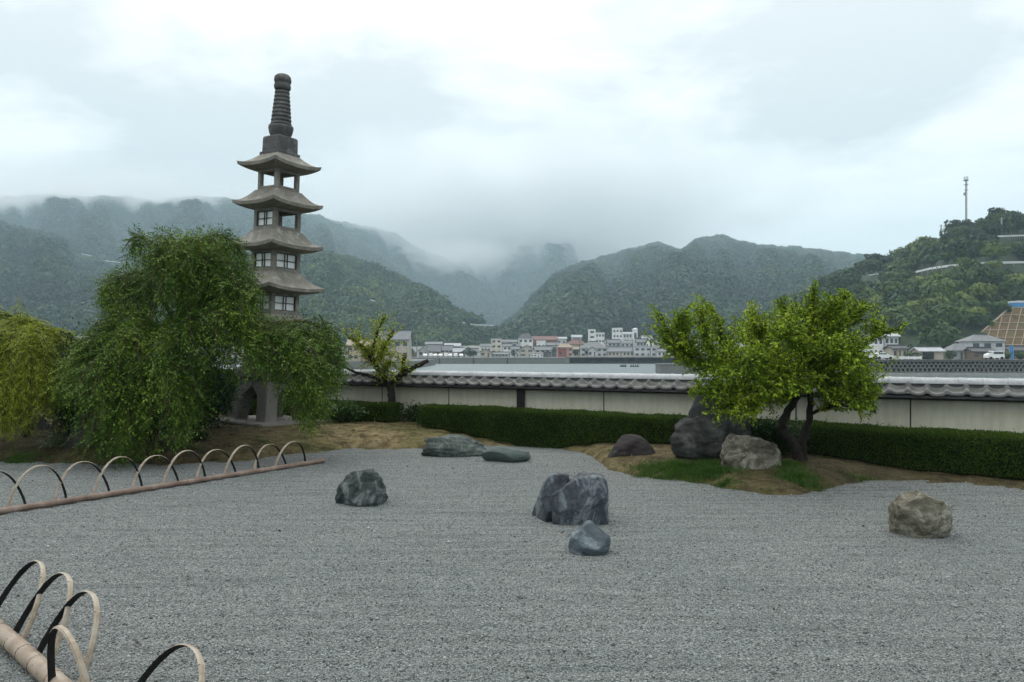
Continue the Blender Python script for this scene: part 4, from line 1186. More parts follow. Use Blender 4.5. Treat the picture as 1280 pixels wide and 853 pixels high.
M_LIT = leafy('leaf_litter', [(0, (.03, .022, .014)), (.5, (.085, .06, .032)), (1, (.20, .15, .08))], .1, .9, 2.0, .05, .3)
g = np.random.default_rng(101); n = 9000
yy = g.uniform(9.6, 17.5, n); xx = (g.uniform(-60, 1330, n) - CX) / F * yy
k = (soil_z(xx, yy) > .004) & (yy < 15.4 - .528 * xx); xx, yy = xx[k], yy[k]; n = len(xx)
v, f = quads(leaf_verts(np.stack([xx, yy, soil_z(xx, yy) + .004], -1), np.stack([g.normal(0, 1, n), g.normal(0, 1, n), g.normal(.1, .15, n)], -1), np.array([0, 0, 1.]) + g.normal(0, .3, (n, 3)), g.uniform(.02, .055, n), .018, .3))
o = np_mesh('leaf_litter', v, f, M_LIT); tag(o, 'dead leaves and bits of twig strewn over the garden mounds', 'leaf litter', kind='stuff')
# ================================================================== WATER, FAR LAND
t = NT('ground'); M_LAND = t.bsdf(t.ramp(t.noise(t.coord(), .02, 4), [(.3, (.06, .065, .05)), (.7, (.11, .11, .09))]), .95)
o = MB().add([(-4900, -4900, -4.3), (4900, -4900, -4.3), (4900, 4900, -4.3), (-4900, 4900, -4.3)], [(0, 1, 2, 3)]).build('ground', M_LAND); tag(o, kind='structure')
t = NT('water'); co = t.coord('Object')
w1 = t.noise(co, .9, 4, .6); mpw = t.n('ShaderNodeMapping'); mpw.inputs['Scale'].default_value = (.25, 1, 1); t.l(co, mpw.inputs['Vector']); w2 = t.noise(mpw.outputs['Vector'], .22, 4, .6)
M_WATER = t.bsdf((.06, .09, .092), .32, t.bump(t.math('ADD', w1, t.math('MULTIPLY', w2, 1.5)), .6, .8), 0, .5)
o = MB().add([(-1500, 30, WATER_Z), (1500, 30, WATER_Z), (1500, 700, WATER_Z), (-1500, 700, WATER_Z)], [(0, 1, 2, 3)]).build('water', M_WATER); tag(o, kind='structure')
# garden terrace: earth block that carries the garden above the bay, and the land behind the camera
b = MB()
poly = [(-60, 52), (60, -11.0), (60, -300), (-60, -300)]
n = len(poly)
b.add([(x, y, z) for z in (-4.2, -.06) for x, y in poly], [(3, 2, 1, 0), (4, 5, 6, 7), (0, 4, 7, 3), (1, 2, 6, 5), (0, 1, 5, 4), (2, 3, 7, 6)])
# keep the terrace edge behind the wall
b.v = [(x, (y if y < -100 else 18.6 - .528 * x), z) for x, y, z in b.v]
o = b.build('garden_terrace', M_LAND); tag(o, kind='structure')

M_CONC = stone('quay_concrete', (.13, .13, .12), (.22, .218, .20), None, 0, (.3, .3, .3), .5, .05, .9)
M_CONCL = stone('pale_concrete', (.26, .26, .25), (.38, .38, .36), None, 0, (.3, .3, .3), .6, .03, .9)
M_REV = stone('revetment', (.14, .12, .09), (.25, .215, .165), None, 0, (.3, .3, .3), .4, .1, .95)
def tg(D):                                           # ground level of the far town
    return -.55 + (0 if D < 385 else (D - 385) * .062)
M_TOWN = plain('town_ground', (.16, .16, .145), .95, .25, .05)
xs = np.arange(-190, 250, 6.0); ys = np.concatenate([[332.0], np.arange(338, 640, 10.0)])
o = grid_sheet('town_ground', xs, ys, lambda X, Y: np.where(Y < 385, -.56, -.56 + (Y - 385) * .062), M_TOWN); tag(o, kind='structure')
q0, q1 = W(380, 447, 329).x, W(712, 447, 329).x
qw = empty('quay_wall', ((q0 + q1) / 2, 331, WATER_Z)); tag(qw, 'long grey concrete quay wall on the far side of the bay', 'quay wall')
hw = (q1 - q0) / 2
MB().box(-hw, hw, -2, 4, -1, 2.35).build('wall_body', M_CONC, qw)
b = MB()
for i in range(int(2 * hw / 9)): b.box(-hw + i * 9 + .05, -hw + i * 9 + 8.9, -2.15, 2.2, 2.351, 2.72)
b.build('coping', M_CONCL, qw)
b = MB()
for i in range(1, int(2 * hw / 14)): b.box(-hw + i * 14 - .2, -hw + i * 14 + .2, -2.2, -2.001, -.5, 2.3)
b.build('fender', M_BLK, qw)
# sloping brown revetment to the right of the quay
rv0, rv1 = q1 + .2, W(900, 447, 345).x
rv = empty('revetment', ((rv0 + rv1) / 2, 336, WATER_Z)); tag(rv, 'sloping brown stone revetment at the water edge below the far town', 'revetment')
hw = (rv1 - rv0) / 2
nx = 60
vs = []; 
for i in range(nx + 1):
    x = -hw + 2 * hw * i / nx
    j = random.uniform(-.3, .3)
    vs += [(x, -3.5 + j, -1), (x, 0 + j, .5 + random.uniform(-.1, .1)), (x, 4 + j, 2.2 + random.uniform(-.15, .15)), (x, 6.5, 2.72), (x, 9, 2.75), (x, 9, -1)]
fs = []
for i in range(nx):
    for k in range(5): fs.append((i * 6 + k, i * 6 + 6 + k, i * 6 + 7 + k, i * 6 + 1 + k))
b = MB(); b.add(vs, fs); b.add(vs[:6], [(0, 1, 2, 3, 4, 5)]); b.add(vs[-6:], [(5, 4, 3, 2, 1, 0)])
b.build('slope', M_REV, rv)
b = MB(); b.box(-hw, hw, 6.6, 7.0, 2.9, 3.35); b.build('parapet', M_CONCL, rv)
# floating booms on the water
for i, (px, w_) in enumerate(((779, 8), (793, 11))):
    p = W(px, 459, 262); p.z = WATER_Z
    rt_ = empty('floating_boom', tuple(p)); tag(rt_, ('short dark float lying on the bay, left one of the pair' if i == 0 else 'longer dark float lying on the bay, right one of the pair'), 'float', 'dark floats on the bay')
    b = MB()
    hw = w_ / 2 * 262 / F
    b.tube([(-hw, 0, .1), (hw, 0, .1)], .28, 8); b.build('hull', M_BLK, rt_)
    for k in range(4):
        b = MB(); b.tube([(-hw + (k + .5) * hw / 2, 0, .3), (-hw + (k + .5) * hw / 2, 0, .75)], .16, 6)
        b.build('buoy', M_BLK, rt_)

# ================================================================== HOUSES
COLS = {'white': (.62, .62, .60), 'cream': (.50, .46, .38), 'beige': (.38, .34, .28), 'grey': (.32, .33, .33), 'pink': (.50, .30, .26), 'red': (.28, .08, .07), 'tan': (.36, .29, .21), 'brown': (.17, .12, .09), 'dark': (.09, .09, .09), 'pale': (.46, .47, .47)}
ROOFS = {'greytile': (.15, .155, .16), 'darktile': (.07, .073, .078), 'silver': (.34, .35, .36), 'maroon': (.14, .075, .065), 'white': (.60, .61, .62), 'tan': (.27, .22, .17), 'green': (.10, .16, .13), 'blue': (.14, .19, .24)}
WMAT = {k: plain('wall_' + k, v, .9, .18, .6) for k, v in COLS.items()}
RMAT = {k: plain('roof_' + k, v, .7, .22, 1.5) for k, v in ROOFS.items()}
M_WIN = plain('window_glass', (.05, .06, .068), .15, .3, 1, 0, .5)
M_DOOR = plain('door_paint', (.13, .11, .09), .6, .3, 2)
def house(x0, x1, yt, ye, D, kind, wall, rf, win, label, rot=0.0, base=None, name='house', depth=.75, cat='house', storeys=None):
    cx = (x0 + x1) / 2; wd = (x1 - x0) / F * D
    dp = max(4.0, wd * depth); Yc = D + dp / 2
    zb = tg(Yc) if base is None else base
    zt = EYE + (HZ - yt) / F * D; ze = EYE + (HZ - ye) / F * D
    X = (cx - CX) / F * D
    root = empty(name, (X, Yc, zb), rot); tag(root, label, cat, 'buildings round the bay')
    he, ht = ze - zb, zt - zb
    hw, hd = wd / 2, dp / 2
    ov = .45
    if kind == 'flat':
        MB().box(-hw, hw, -hd, hd, -3, he).build('wall', WMAT[wall], root)
        MB().box(-hw - .15, hw + .15, -hd - .15, hd + .15, he + .002, max(ht, he + .25)).build('roof', RMAT[rf], root)
    else:
        b = MB(); b.box(-hw, hw, -hd, hd, -3, he)
        if kind == 'end':                            # gable end faces the bay
            b.add([(-hw, -hd, he), (hw, -hd, he), (0, -hd, ht - .12), (-hw, hd, he), (hw, hd, he), (0, hd, ht - .12)], [(0, 1, 2), (4, 3, 5)])
        if kind == 'gable':
            b.add([(-hw, -hd, he), (-hw, hd, he), (-hw, 0, ht - .12), (hw, -hd, he), (hw, hd, he), (hw, 0, ht - .12)], [(1, 0, 2), (3, 4, 5)])
        b.build('wall', WMAT[wall], root)
        th = .22
        if kind == 'end':
            k = (ht - he) / hw
            P_ = [(-hw - ov, he - ov * k), (0, ht), (hw + ov, he - ov * k)]
            vs = [(x, y, z) for y in (-hd - ov, hd + ov) for x, z in P_] + [(x, y, z - th) for y in (-hd - ov, hd + ov) for x, z in P_]
            fs = [(0, 1, 4, 3), (1, 2, 5, 4), (6, 9, 10, 7), (7, 10, 11, 8), (0, 6, 7, 1), (1, 7, 8, 2), (3, 4, 10, 9), (4, 5, 11, 10), (0, 3, 9, 6), (2, 8, 11, 5)]
        elif kind == 'gable':
            k = (ht - he) / hd
            P_ = [(-hd - ov, he - ov * k), (0, ht), (hd + ov, he - ov * k)]
            vs = [(x, y, z) for x in (-hw - ov, hw + ov) for y, z in P_] + [(x, y, z - th) for x in (-hw - ov, hw + ov) for y, z in P_]
            fs = [(0, 3, 4, 1), (1, 4, 5, 2), (6, 7, 10, 9), (7, 8, 11, 10), (0, 1, 7, 6), (1, 2, 8, 7), (3, 9, 10, 4), (4, 10, 11, 5), (0, 6, 9, 3), (2, 5, 11, 8)]
        else:                                        # hip
            rl = max(0.3, hw - hd * .9)
            e = he - .15
            vs = [(-hw - ov, -hd - ov, e), (hw + ov, -hd - ov, e), (hw + ov, hd + ov, e), (-hw - ov, hd + ov, e), (-rl, 0, ht), (rl, 0, ht)]
            fs = [(0, 1, 5, 4), (1, 2, 5), (2, 3, 4, 5), (3, 0, 4), (3, 2, 1, 0)]
        b = MB(); b.add(vs, fs); rr = b.build('roof', RMAT[rf], root)
        if kind != 'end':
            rl = hw + ov if kind == 'gable' else rl
            MB().box(-rl, rl, -.18, .18, ht + .002, ht + .25).build('ridge', RMAT['darktile'], rr)
    nc, nr_ = win
    if nr_:
        sh = he / nr_
        for r in range(nr_):
            for c in range(nc):
                wx = wd / nc; ww = wx * .28; xc = -hw + (c + .5) * wx
                z0 = r * sh + sh * .32; z1 = r * sh + sh * .72
                if r == 0 and c == nc // 2 and nc > 1:
                    MB().box(xc - ww * .6, xc + ww * .6, -hd - .05, -hd - .002, 0, sh * .75).build('door', M_DOOR, root); continue
                MB().box(xc - ww, xc + ww, -hd - .05, -hd - .002, z0, z1).build('window', M_WIN, root)
    return root

H = [
 # waterfront row
 (509, 520, 437, 441, 345, 'hip', 'brown', 'darktile', (2, 1), 'little dark-roofed shed at the left end of the far waterfront'),
 (523, 535, 433, 438, 350, 'end', 'grey', 'greytile', (2, 1), 'grey house with its gable end to the bay, leftmost gable on the quay'),
 (535, 550, 431, 438, 356, 'gable', 'brown', 'greytile', (3, 1), 'broad grey-roofed house joined behind the first grey gable on the quay'),
 (551, 566, 432, 437, 362, 'gable', 'beige', 'greytile', (3, 2), 'low beige house behind the row of white cars'),
 (567, 579, 435, 439, 358, 'gable', 'dark', 'silver', (2, 1), 'dark shed with pale metal roof right of the row of white cars'),
 (583, 597, 436, 440, 372, 'gable', 'grey', 'greytile', (3, 1), 'small grey house between the dark trees and the gabled quay house'),
 (600, 614, 435.5, 439.5, 344, 'end', 'beige', 'darktile', (2, 1), 'beige quay house with dark gable roof, beside the long low grey shed'),
 (614.6, 635, 440.5, 442.5, 345, 'gable', 'grey', 'greytile', (5, 1), 'long low grey shed on the quay right of the beige gabled house'),
 (629, 639, 430, 432.5, 372, 'gable', 'white', 'greytile', (2, 2), 'white narrow two-storey house behind the long low grey shed'),
 (639.6, 649, 433, 436, 370, 'gable', 'pale', 'greytile', (2, 2), 'pale house joined to the narrow white house'),
 (649.5, 667, 431, 436.5, 362, 'end', 'beige', 'greytile', (2, 2), 'beige house with a wide grey gable above the quay road'),
 (663, 679, 441.5, 443, 342, 'flat', 'white', 'silver', (4, 1), 'low white shed at the quay edge in front of the wide grey gable'),
 (669, 688, 433, 437, 366, 'gable', 'cream', 'greytile', (3, 2), 'cream house with grey roof right behind the low white shed'),
 (679.5, 689, 440, 441, 344, 'flat', 'dark', 'darktile', (2, 1), 'dark open boathouse right of the low white shed'),
 (690, 696, 434, 437, 362, 'end', 'dark', 'darktile', (1, 2), 'narrow dark house squeezed against the pink house'),
 (697, 716, 429, 434, 352, 'hip', 'pink', 'tan', (3, 2), 'pink two-storey house with tan roof near the end of the quay'),
 (698, 708, 436, 436.8, 349, 'flat', 'red', 'maroon', (2, 1), 'red-fronted low annex built onto the pink house'),
 (709, 733, 424, 430, 388, 'hip', 'tan', 'maroon', (3, 1), 'broad maroon hipped roof behind the pink house'),
 (716.5, 725, 433, 436, 360, 'gable', 'cream', 'tan', (2, 2), 'cream narrow house touching the pink house on its right'),
 (726, 759, 427, 435, 356, 'hip', 'pale', 'greytile', (5, 2), 'wide pale house with large grey hipped roof below the white tower block'),
 (735, 746, 433.5, 438, 349, 'end', 'pale', 'darktile', (2, 1), 'small dormer-gabled front wing of the wide pale house'),
 (760.5, 792, 434, 439, 354, 'gable', 'cream', 'greytile', (7, 1), 'long cream hall with grey roof and pale doors by the revetment'),
 (793, 821, 433, 434, 352, 'flat', 'pale', 'silver', (4, 2), 'flat-roofed pale grey warehouse right of the long cream hall'),
 (822, 842, 436, 439, 350, 'gable', 'white', 'greytile', (4, 1), 'white house with grey roof next to the pale grey warehouse'),
 (843, 868, 434, 439, 352, 'hip', 'cream', 'greytile', (4, 2), 'cream hipped house glimpsed at the left edge of the bushy plum tree'),
 # second row, on rising ground
 (532, 552, 427, 430, 420, 'gable', 'tan', 'greytile', (4, 1), 'tan house at the foot of the wooded hillside above the grey gables'),
 (556, 575, 429, 432, 415, 'gable', 'grey', 'silver', (3, 1), 'grey house with pale roof at the wood edge above the white cars'),
 (601, 613.5, 429.5, 432.5, 392, 'gable', 'white', 'greytile', (3, 1), 'white house with grey roof up behind the beige gabled quay house'),
 (614, 627, 423.5, 424, 400, 'flat', 'cream', 'silver', (2, 3), 'cream flat-roofed three-storey block behind the quay houses'),
 (628, 646, 424.5, 427, 425, 'gable', 'grey', 'greytile', (3, 1), 'grey house right of the cream three-storey block'),
 (648, 666, 416.5, 422.5, 430, 'hip', 'white', 'darktile', (3, 2), 'white house with tall dark hipped roof, highest of its row'),
 (666.5, 697, 420, 424.5, 435, 'gable', 'red', 'maroon', (5, 1), 'long reddish-brown building behind the tall white hipped house'),
 (671, 682, 426, 427.5, 405, 'flat', 'white', 'white', (2, 1), 'small bright white block below the long reddish-brown building'),
 (684, 700, 428, 431, 398, 'gable', 'grey', 'greytile', (3, 1), 'grey-roofed house between the reddish building and the pink house'),
 (736, 744.4, 411.8, 412.4, 440, 'flat', 'white', 'white', (1, 4), 'white four-storey tower block, highest building of the far town'),
 (744.5, 755.5, 415.8, 416.4, 441, 'flat', 'white', 'white', (3, 3), 'white lower wing joined to the right of the white tower block'),
 (757, 766, 426, 428.5, 420, 'gable', 'beige', 'greytile', (2, 1), 'little beige house at the foot of the white lower wing'),
 (760, 775, 424.5, 428, 410, 'gable', 'grey', 'greytile', (3, 2), 'grey-tiled house above the long cream hall, left of two'),
 (776, 792, 425.5, 428.5, 408, 'hip', 'pale', 'greytile', (3, 2), 'pale hipped house above the long cream hall, right of two'),
 (766, 778, 410, 411, 500, 'flat', 'white', 'white', (3, 3), 'white stepped building high on the slope right of the tower block'),
 (779, 790, 415, 417, 490, 'gable', 'pale', 'silver', (3, 2), 'pale metal-roofed house beside the white stepped building'),
 (791.5, 797, 410, 411.5, 510, 'hip', 'white', 'white', (1, 1), 'tiny white round-topped house, farthest right up the slope'),
 (796, 808, 424, 427, 415, 'gable', 'grey', 'greytile', (3, 2), 'grey house up behind the pale grey warehouse'),
 (803, 816, 419.5, 421, 450, 'flat', 'white', 'silver', (3, 2), 'white flat house on the slope above the pale grey warehouse'),
 (818, 832, 425, 428, 420, 'gable', 'cream', 'greytile', (3, 2), 'cream house up behind the white house by the water'),
 (838, 856, 423, 427, 425, 'gable', 'white', 'greytile', (3, 2), 'white grey-roofed house behind the left twigs of the bushy plum tree'),
 (715, 727, 418.5, 421, 470, 'gable', 'grey', 'silver', (3, 1), 'grey cottage just left of the white tower block on the slope'),
 (696, 708, 421, 423, 455, 'gable', 'pale', 'silver', (2, 1), 'pale cottage at the wood edge right of the long reddish building'),
]
for row in H:
    house(*row)
# buildings nearer the left of the bay, behind the small pruned plum tree
house(434, 470, 424, 431, 232, 'gable', 'tan', 'tan', (5, 2), 'tan building with many windows behind the leaves of the small pruned plum tree', base=-1.0, name='building', cat='building')
house(474, 511, 413, 423, 236, 'gable', 'beige', 'greytile', (4, 2), 'beige house with grey roof and bright edge right behind the small pruned plum tree', base=-1.0)
MB_ = MB()
b = MB(); b.box(W(380, 447, 228).x, W(514, 447, 228).x, 228, 300, -4.25, -1.0); o = b.build('near_quay', M_CONC); tag(o, kind='structure')
house(84, 108, 420, 428, 330, 'gable', 'pale', 'silver', (4, 2), 'pale house with metal roof in the gap between the two weeping trees', base=-.6)
house(104, 134, 424, 430, 345, 'hip', 'white', 'blue', (4, 2), 'white house with bluish roof seen above the dark glossy shrub', base=-.6)
b = MB(); b.box(-330, W(380, 447, 228).x - .5, 318, 470, -4.25, -.58); o = b.build('left_shore', M_TOWN); tag(o, kind='structure')

# ------------------------------------------------ cars
M_CARW = plain('white_car_paint', (.70, .70, .69), .25, .04, 2, 0, .5)
M_CARG = plain('car_glass', (.02, .024, .026), .08, .2, 2, 0, .5)
M_TYRE = plain('tyre', (.015, .015, .015), .9, .2, 5)
def car(loc, rot, label, van=False, group='white cars round the bay'):
    r = empty('parked_car', loc, rot); tag(r, label, 'car', group)
    # side profile in x (length) and z
    if van: pr = [(-1.7, .35), (-1.72, .8), (-1.66, 1.2), (-1.55, 1.72), (-1.2, 1.8), (.6, 1.78), (1.05, 1.3), (1.6, 1.1), (1.7, .8), (1.7, .35)]
    else: pr = [(-1.95, .35), (-2.0, .75), (-1.9, 1.0), (-1.6, 1.08), (-1.1, 1.46), (.1, 1.48), (.85, 1.02), (1.8, .86), (1.98, .65), (1.95, .35)]
    vs, fs = [], []
    lay = ((-.80, .92), (-.84, 1.0), (.84, 1.0), (.80, .92))
    n = len(pr)
    for y, k in lay:
        for x, z in pr: vs.append((x * (.985 if k < 1 else 1), y * (.88 if z > 1.15 else 1), z))
    for a in range(3):
        for i in range(n):
            j = (i + 1) % n
            fs.append((a * n + i, a * n + j, (a + 1) * n + j, (a + 1) * n + i))
    fs.append(tuple(range(n))[::-1]); fs.append(tuple(3 * n + i for i in range(n)))
    b = MB(); b.add(vs, fs); b.build('body', M_CARW, r, bevel=.03)
    for s in (-1, 1):
        b = MB(); zt_ = 1.66 if van else 1.40; zb_ = 1.18 if van else 1.06
        for xa, xb in (((-1.45, -.45), (-.38, .5)) if van else ((-1.25, -.45), (-.38, .35))):
            y0, y1 = sorted((s * .758, s * .772)) if True else 0
            b.box(xa, xb, min(s * .70, s * .80), max(s * .70, s * .80), zb_, zt_ - .08)
        b.build('side_window', M_CARG, r)
        for xw in (-1.15, 1.15):
            w = MB(); w.tube([(xw, s * .66, .32), (xw, s * .855, .32)], .32, 12); w.build('wheel', M_TYRE, r)
    xs_ = (.68, 1.0) if van else (.25, .78)
    b = MB(); b.add([(xs_[0], -.62, 1.70 if van else 1.41), (xs_[0], .62, 1.70 if van else 1.41), (xs_[1] + .06, .66, 1.38 if van else 1.09), (xs_[1] + .06, -.66, 1.38 if van else 1.09),
                     (xs_[0] - .1, -.62, 1.66 if van else 1.38), (xs_[0] - .1, .62, 1.66 if van else 1.38), (xs_[1] - .1, .66, 1.34 if van else 1.05), (xs_[1] - .1, -.66, 1.34 if van else 1.05)],
                    [(0, 3, 2, 1), (4, 5, 6, 7), (0, 1, 5, 4), (1, 2, 6, 5), (2, 3, 7, 6), (3, 0, 4, 7)]); b.build('windscreen', M_CARG, r)
    return r
src = None
cars = [(532, 0), (538.5, 1), (545, 0), (551, 0), (557.5, 1), (563.5, 0), (570, 1), (576.5, 0)]
od = ['first', 'second', 'third', 'fourth', 'fifth', 'sixth', 'seventh', 'eighth']
for i, (px, vn) in enumerate(cars):
    p = W(px, 445, 341)
    car((p.x, 341 + (i % 2) * .6, -.55), math.radians(88 + 6 * math.sin(i * 2.1)), ('white van' if vn else 'white car') + f' in the parked row on the far quay, {od[i]} from the left', bool(vn), 'white cars parked on the far quay')

# ================================================================== RIGHT SHORE
SR = 160.0
x0, x1 = W(826, 455, SR).x, W(1076, 455, SR).x
jt = empty('jetty', ((x0 + x1) / 2, SR + 3, WATER_Z)); tag(jt, 'dark concrete jetty reaching out behind the bushy plum tree', 'jetty')
hw = (x1 - x0) / 2
MB().box(-hw, hw, -3, 3, -1, 2.3).build('body', M_CONC, jt)
MB().box(-hw - .1, hw, -3.1, 3.1, 2.301, 2.55).build('coping', M_CONC, jt)
x0, x1 = W(1076.5, 455, SR).x, W(1420, 455, SR).x
sw = empty('sea_wall', (x0, SR, WATER_Z)); tag(sw, 'concrete block sea wall with rows of dark pockets below the road at the right', 'sea wall')
L = x1 - x0
M_SEAW = stone('sea_wall_concrete', (.10, .10, .085), (.19, .185, .16), None, 0, (.3, .3, .3), .8, .05, .9)
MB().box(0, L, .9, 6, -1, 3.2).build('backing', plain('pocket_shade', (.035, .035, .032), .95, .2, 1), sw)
b = MB()
rowz = [(1.0, 1.62), (1.80, 2.32), (2.48, 2.92)]
zprev = .72
for (za, zb_) in rowz:
    b.box(0, L, .2, .9, zprev, za); zprev = zb_
b.box(0, L, .1, .9, zprev, 3.22)
pit = .88
for r, (za, zb_) in enumerate(rowz):
    k = 0; xx_ = (r % 2) * pit / 2
    while xx_ < L:
        b.box(xx_, min(L, xx_ + .36), .25, .9, za + .001, zb_ - .001); xx_ += pit
b.build('block_face', M_SEAW, sw)
b = MB(); b.box(-.2, L, -1.2, 1.0, -1, .70); b.build('footing', M_CONCL, sw)
b = MB(); b.box(0, L, -.05, 1.2, 3.2205, 3.4); b.build('coping', M_SEAW, sw)
# road and land
b = MB(); b.box(x0 - 6, 420, SR + 6.02, 215, -4.25, -.02); o = b.build('right_shore', M_TOWN); tag(o, kind='structure')
b = MB(); b.box(x0 - 6, 420, SR + 1.0, SR + 8, -.019, .14); o = b.build('road', plain('asphalt', (.055, .055, .055), .9, .2, 1)); tag(o, kind='structure')
p = W(1242.5, 447, SR + 3); car((p.x, SR + 3, .145), math.pi + .03, 'white small car driving alone on the road above the pocketed sea wall', True, 'white cars on the right shore road')
p = W(1104, 447, SR + 3.4); car((p.x, SR + 3.4, .145), 0, 'white car at the left end of the long white barrier by the road', False, 'white cars on the right shore road')
p = W(1083, 447, SR + 3.4); car((p.x, SR + 3.4, .145), 0, 'white van half hidden behind the right leaves of the bushy plum tree', True, 'white cars on the right shore road')
x0b, x1b = W(1110, 447, SR + 6.5).x, W(1152, 447, SR + 6.5).x
bar = empty('road_barrier', ((x0b + x1b) / 2, SR + 6.5, .145)); tag(bar, 'long low white barrier beside the road on the right shore', 'barrier')
M_WH = plain('white_paint', (.72, .72, .71), .6, .05, 1)
hw = (x1b - x0b) / 2
MB().box(-hw, hw, -.12, .12, .12, .62).build('panel', M_WH, bar)
b = MB()
for k in range(6): xk = -hw + .2 + k * (2 * hw - .4) / 5; b.box(xk - .1, xk + .1, -.16, -.121, 0, .75)
b.build('post', M_WH, bar)
# shed and houses of the right shore
house(1190, 1214, 429, 437.5, 184, 'hip', 'grey', 'greytile', (3, 1), 'low grey side wing at the left of the grey house under the netted slope', base=-.02, depth=.6)
gh = house(1213, 1256, 418, 426, 186, 'hip', 'pale', 'greytile', (3, 2), 'grey two-storey house with hipped roof below the brown gridded slope', base=-.02, depth=.7)
house(1217, 1243, 435, 438.5, 180.5, 'gable', 'brown', 'darktile', (3, 1), 'dark-roofed porch in front of the grey two-storey house', base=-.02, depth=.35)
house(1150, 1179, 434, 438, 184, 'gable', 'beige', 'silver', (0, 0), 'low beige shed with pale roof beyond the white barrier', base=-.02, depth=.5, name='shed', cat='shed')
o = MB().box(W(1156, 445, 183).x, W(1168, 445, 183).x, 183.2, 183.9, 0, 1.75)
o = o.build('doorway', M_BLK); 
for q in bpy.data.objects:
    if q.get('label', '').startswith('low beige shed'): o.parent = q; o.location = -q.location
house(1086, 1104, 417, 421, 196, 'hip', 'white', 'greytile', (3, 2), 'white house behind the right leaves of the bushy plum tree', base=.2)
house(1106, 1123, 416, 419.5, 198, 'gable', 'pale', 'silver', (3, 2), 'pale house with metal roof just right of the bushy plum tree', base=.2)
house(1116, 1134, 432, 435, 190, 'gable', 'beige', 'darktile', (3, 1), 'low beige house with dark roof behind the white barrier', base=-.02)
house(1262, 1290, 433, 437, 192, 'gable', 'brown', 'darktile', (3, 1), 'brown cottage at the right edge beside the blue sheet', base=-.02)
p = W(1264.5, 440, 183)
bs = empty('blue_banner', (p.x, 183, 0)); tag(bs, 'upright blue sheet on a frame right of the grey two-storey house', 'sheet')
M_BLUE = plain('blue_sheet', (.05, .20, .42), .6, .15, 1)
b = MB(); vs = []
for i in range(7):
    for j in range(2): vs.append((-.45 + .15 * i, .05 * math.sin(i * 2), .1 + j * 3.0))
vs2 = [(x, y + .03, z) for x, y, z in vs]
b.add(vs, [(2 * i, 2 * i + 2, 2 * i + 3, 2 * i + 1) for i in range(6)]); b.add(vs2, [(2 * i, 2 * i + 1, 2 * i + 3, 2 * i + 2) for i in range(6)]); b.build('cloth', M_BLUE, bs)
b = MB(); b.tube([(-.5, .05, -.02), (-.5, .05, 3.2)], .04, 6); b.tube([(.5, .05, -.02), (.5, .05, 3.2)], .04, 6); b.build('frame', M_CONCL, bs)

# netted slope with a concrete lattice
sl = empty('lattice_slope', (W(1270, 440, 206).x, 206, 0)); tag(sl, 'steep brown slope held by a pale concrete lattice above the grey house', 'retaining slope')
o_ = Vector(sl.location)
def SP(px, t_):                                      # on the slope plane: t_ 0 foot, 1 top
    Y = 204 + 11 * t_; y = 441 - 56 * t_
    return W(px, y, Y)
poly = [SP(1198, 0), SP(1330, 0), SP(1330, 1), SP(1262, 1), SP(1246, .75)]
back = [p + Vector((p.x / p.y * 9 + 1.5, 9, -3)) for p in poly]
b = MB(); b.add([p - o_ for p in poly + back], [(0, 1, 2, 3, 4), (9, 8, 7, 6, 5)] + [(i, (i + 5), (i + 1) % 5 + 5, (i + 1) % 5) for i in range(5)])
t = NT('brown_earth'); co = t.coord(); c = t.ramp(t.noise(co, .5, 5, .7), [(.3, (.06, .042, .022)), (.5, (.125, .085, .04)), (.66, (.07, .075, .03)), (.8, (.05, .065, .022))]); M_EARTH = t.bsdf(c, .95)
b.build('earth', M_EARTH, sl)
b = MB()
def lat(a, c_, r): b.tube([a - o_ + Vector((0, -.1, .05)), c_ - o_ + Vector((0, -.1, .05))], r, 4)
left = lambda t_: 1198 + 64 * t_
for k in range(0, 7):
    t_ = k / 6; lat(SP(left(t_), t_), SP(1330, t_), .15)
for px in range(1208, 1330, 11):
    tt = 1.0
    ts = [q / 20 for q in range(21) if left(q / 20) <= px + (q / 20) * 14 and px + (q / 20) * 14 <= 1330]
    if len(ts) > 1: lat(SP(px + ts[0] * 14, ts[0]), SP(px + ts[-1] * 14, ts[-1]), .14)
lat(SP(1198, 0), SP(1262, 1), .24)
b.build('lattice', plain('lattice_concrete', (.26, .21, .155), .9, .2, 1), sl)
tp_ = W(1266, 382, 217)
tw_ = empty('blue_tarp', tuple(tp_)); tag(tw_, 'blue tarpaulin fence along the top of the gridded slope', 'tarpaulin')
b = MB(); b.box(-1.0, 4.5, -.08, .08, -.8, .7); b.build('cloth', M_BLUE, tw_)
b = MB()
for k in range(5): b.tube([(-.9 + k * 1.3, .13, -2.5), (-.9 + k * 1.3, .13, .8)], .05, 5)
b.build('post', M_CONCL, tw_)
house(1272, 1290, 376, 378, 222, 'flat', 'white', 'white', (2, 1), 'small white hut at the right edge above the blue tarpaulin', base=W(1280, 388, 222).z, name='hut', cat='hut')

# ================================================================== HILLS AND WOODS
def forest_mat(name, stops):
    t = NT(name)
    a = t.n('ShaderNodeAttribute', attribute_name='tint').outputs['Fac']
    r = t.n('ShaderNodeNewGeometry').outputs['Random Per Island']
    f = t.math('ADD', t.math('MULTIPLY', a, .9), t.math('MULTIPLY', r, .1))
    return t.bsdf(t.ramp(f, stops), .6, None, 0, .2, .15)
M_FOR = forest_mat('forest_leaf', [(0, (.009, .020, .010)), (.4, (.020, .040, .016)), (.75, (.040, .070, .022)), (1, (.075, .11, .03))])
M_FORB = forest_mat('fresh_forest_leaf', [(0, (.010, .024, .010)), (.35, (.024, .052, .015)), (.7, (.060, .100, .022)), (1, (.14, .18, .035))])
M_HILL = plain('hill_soil', (.022, .036, .015), .95, .3, .02)

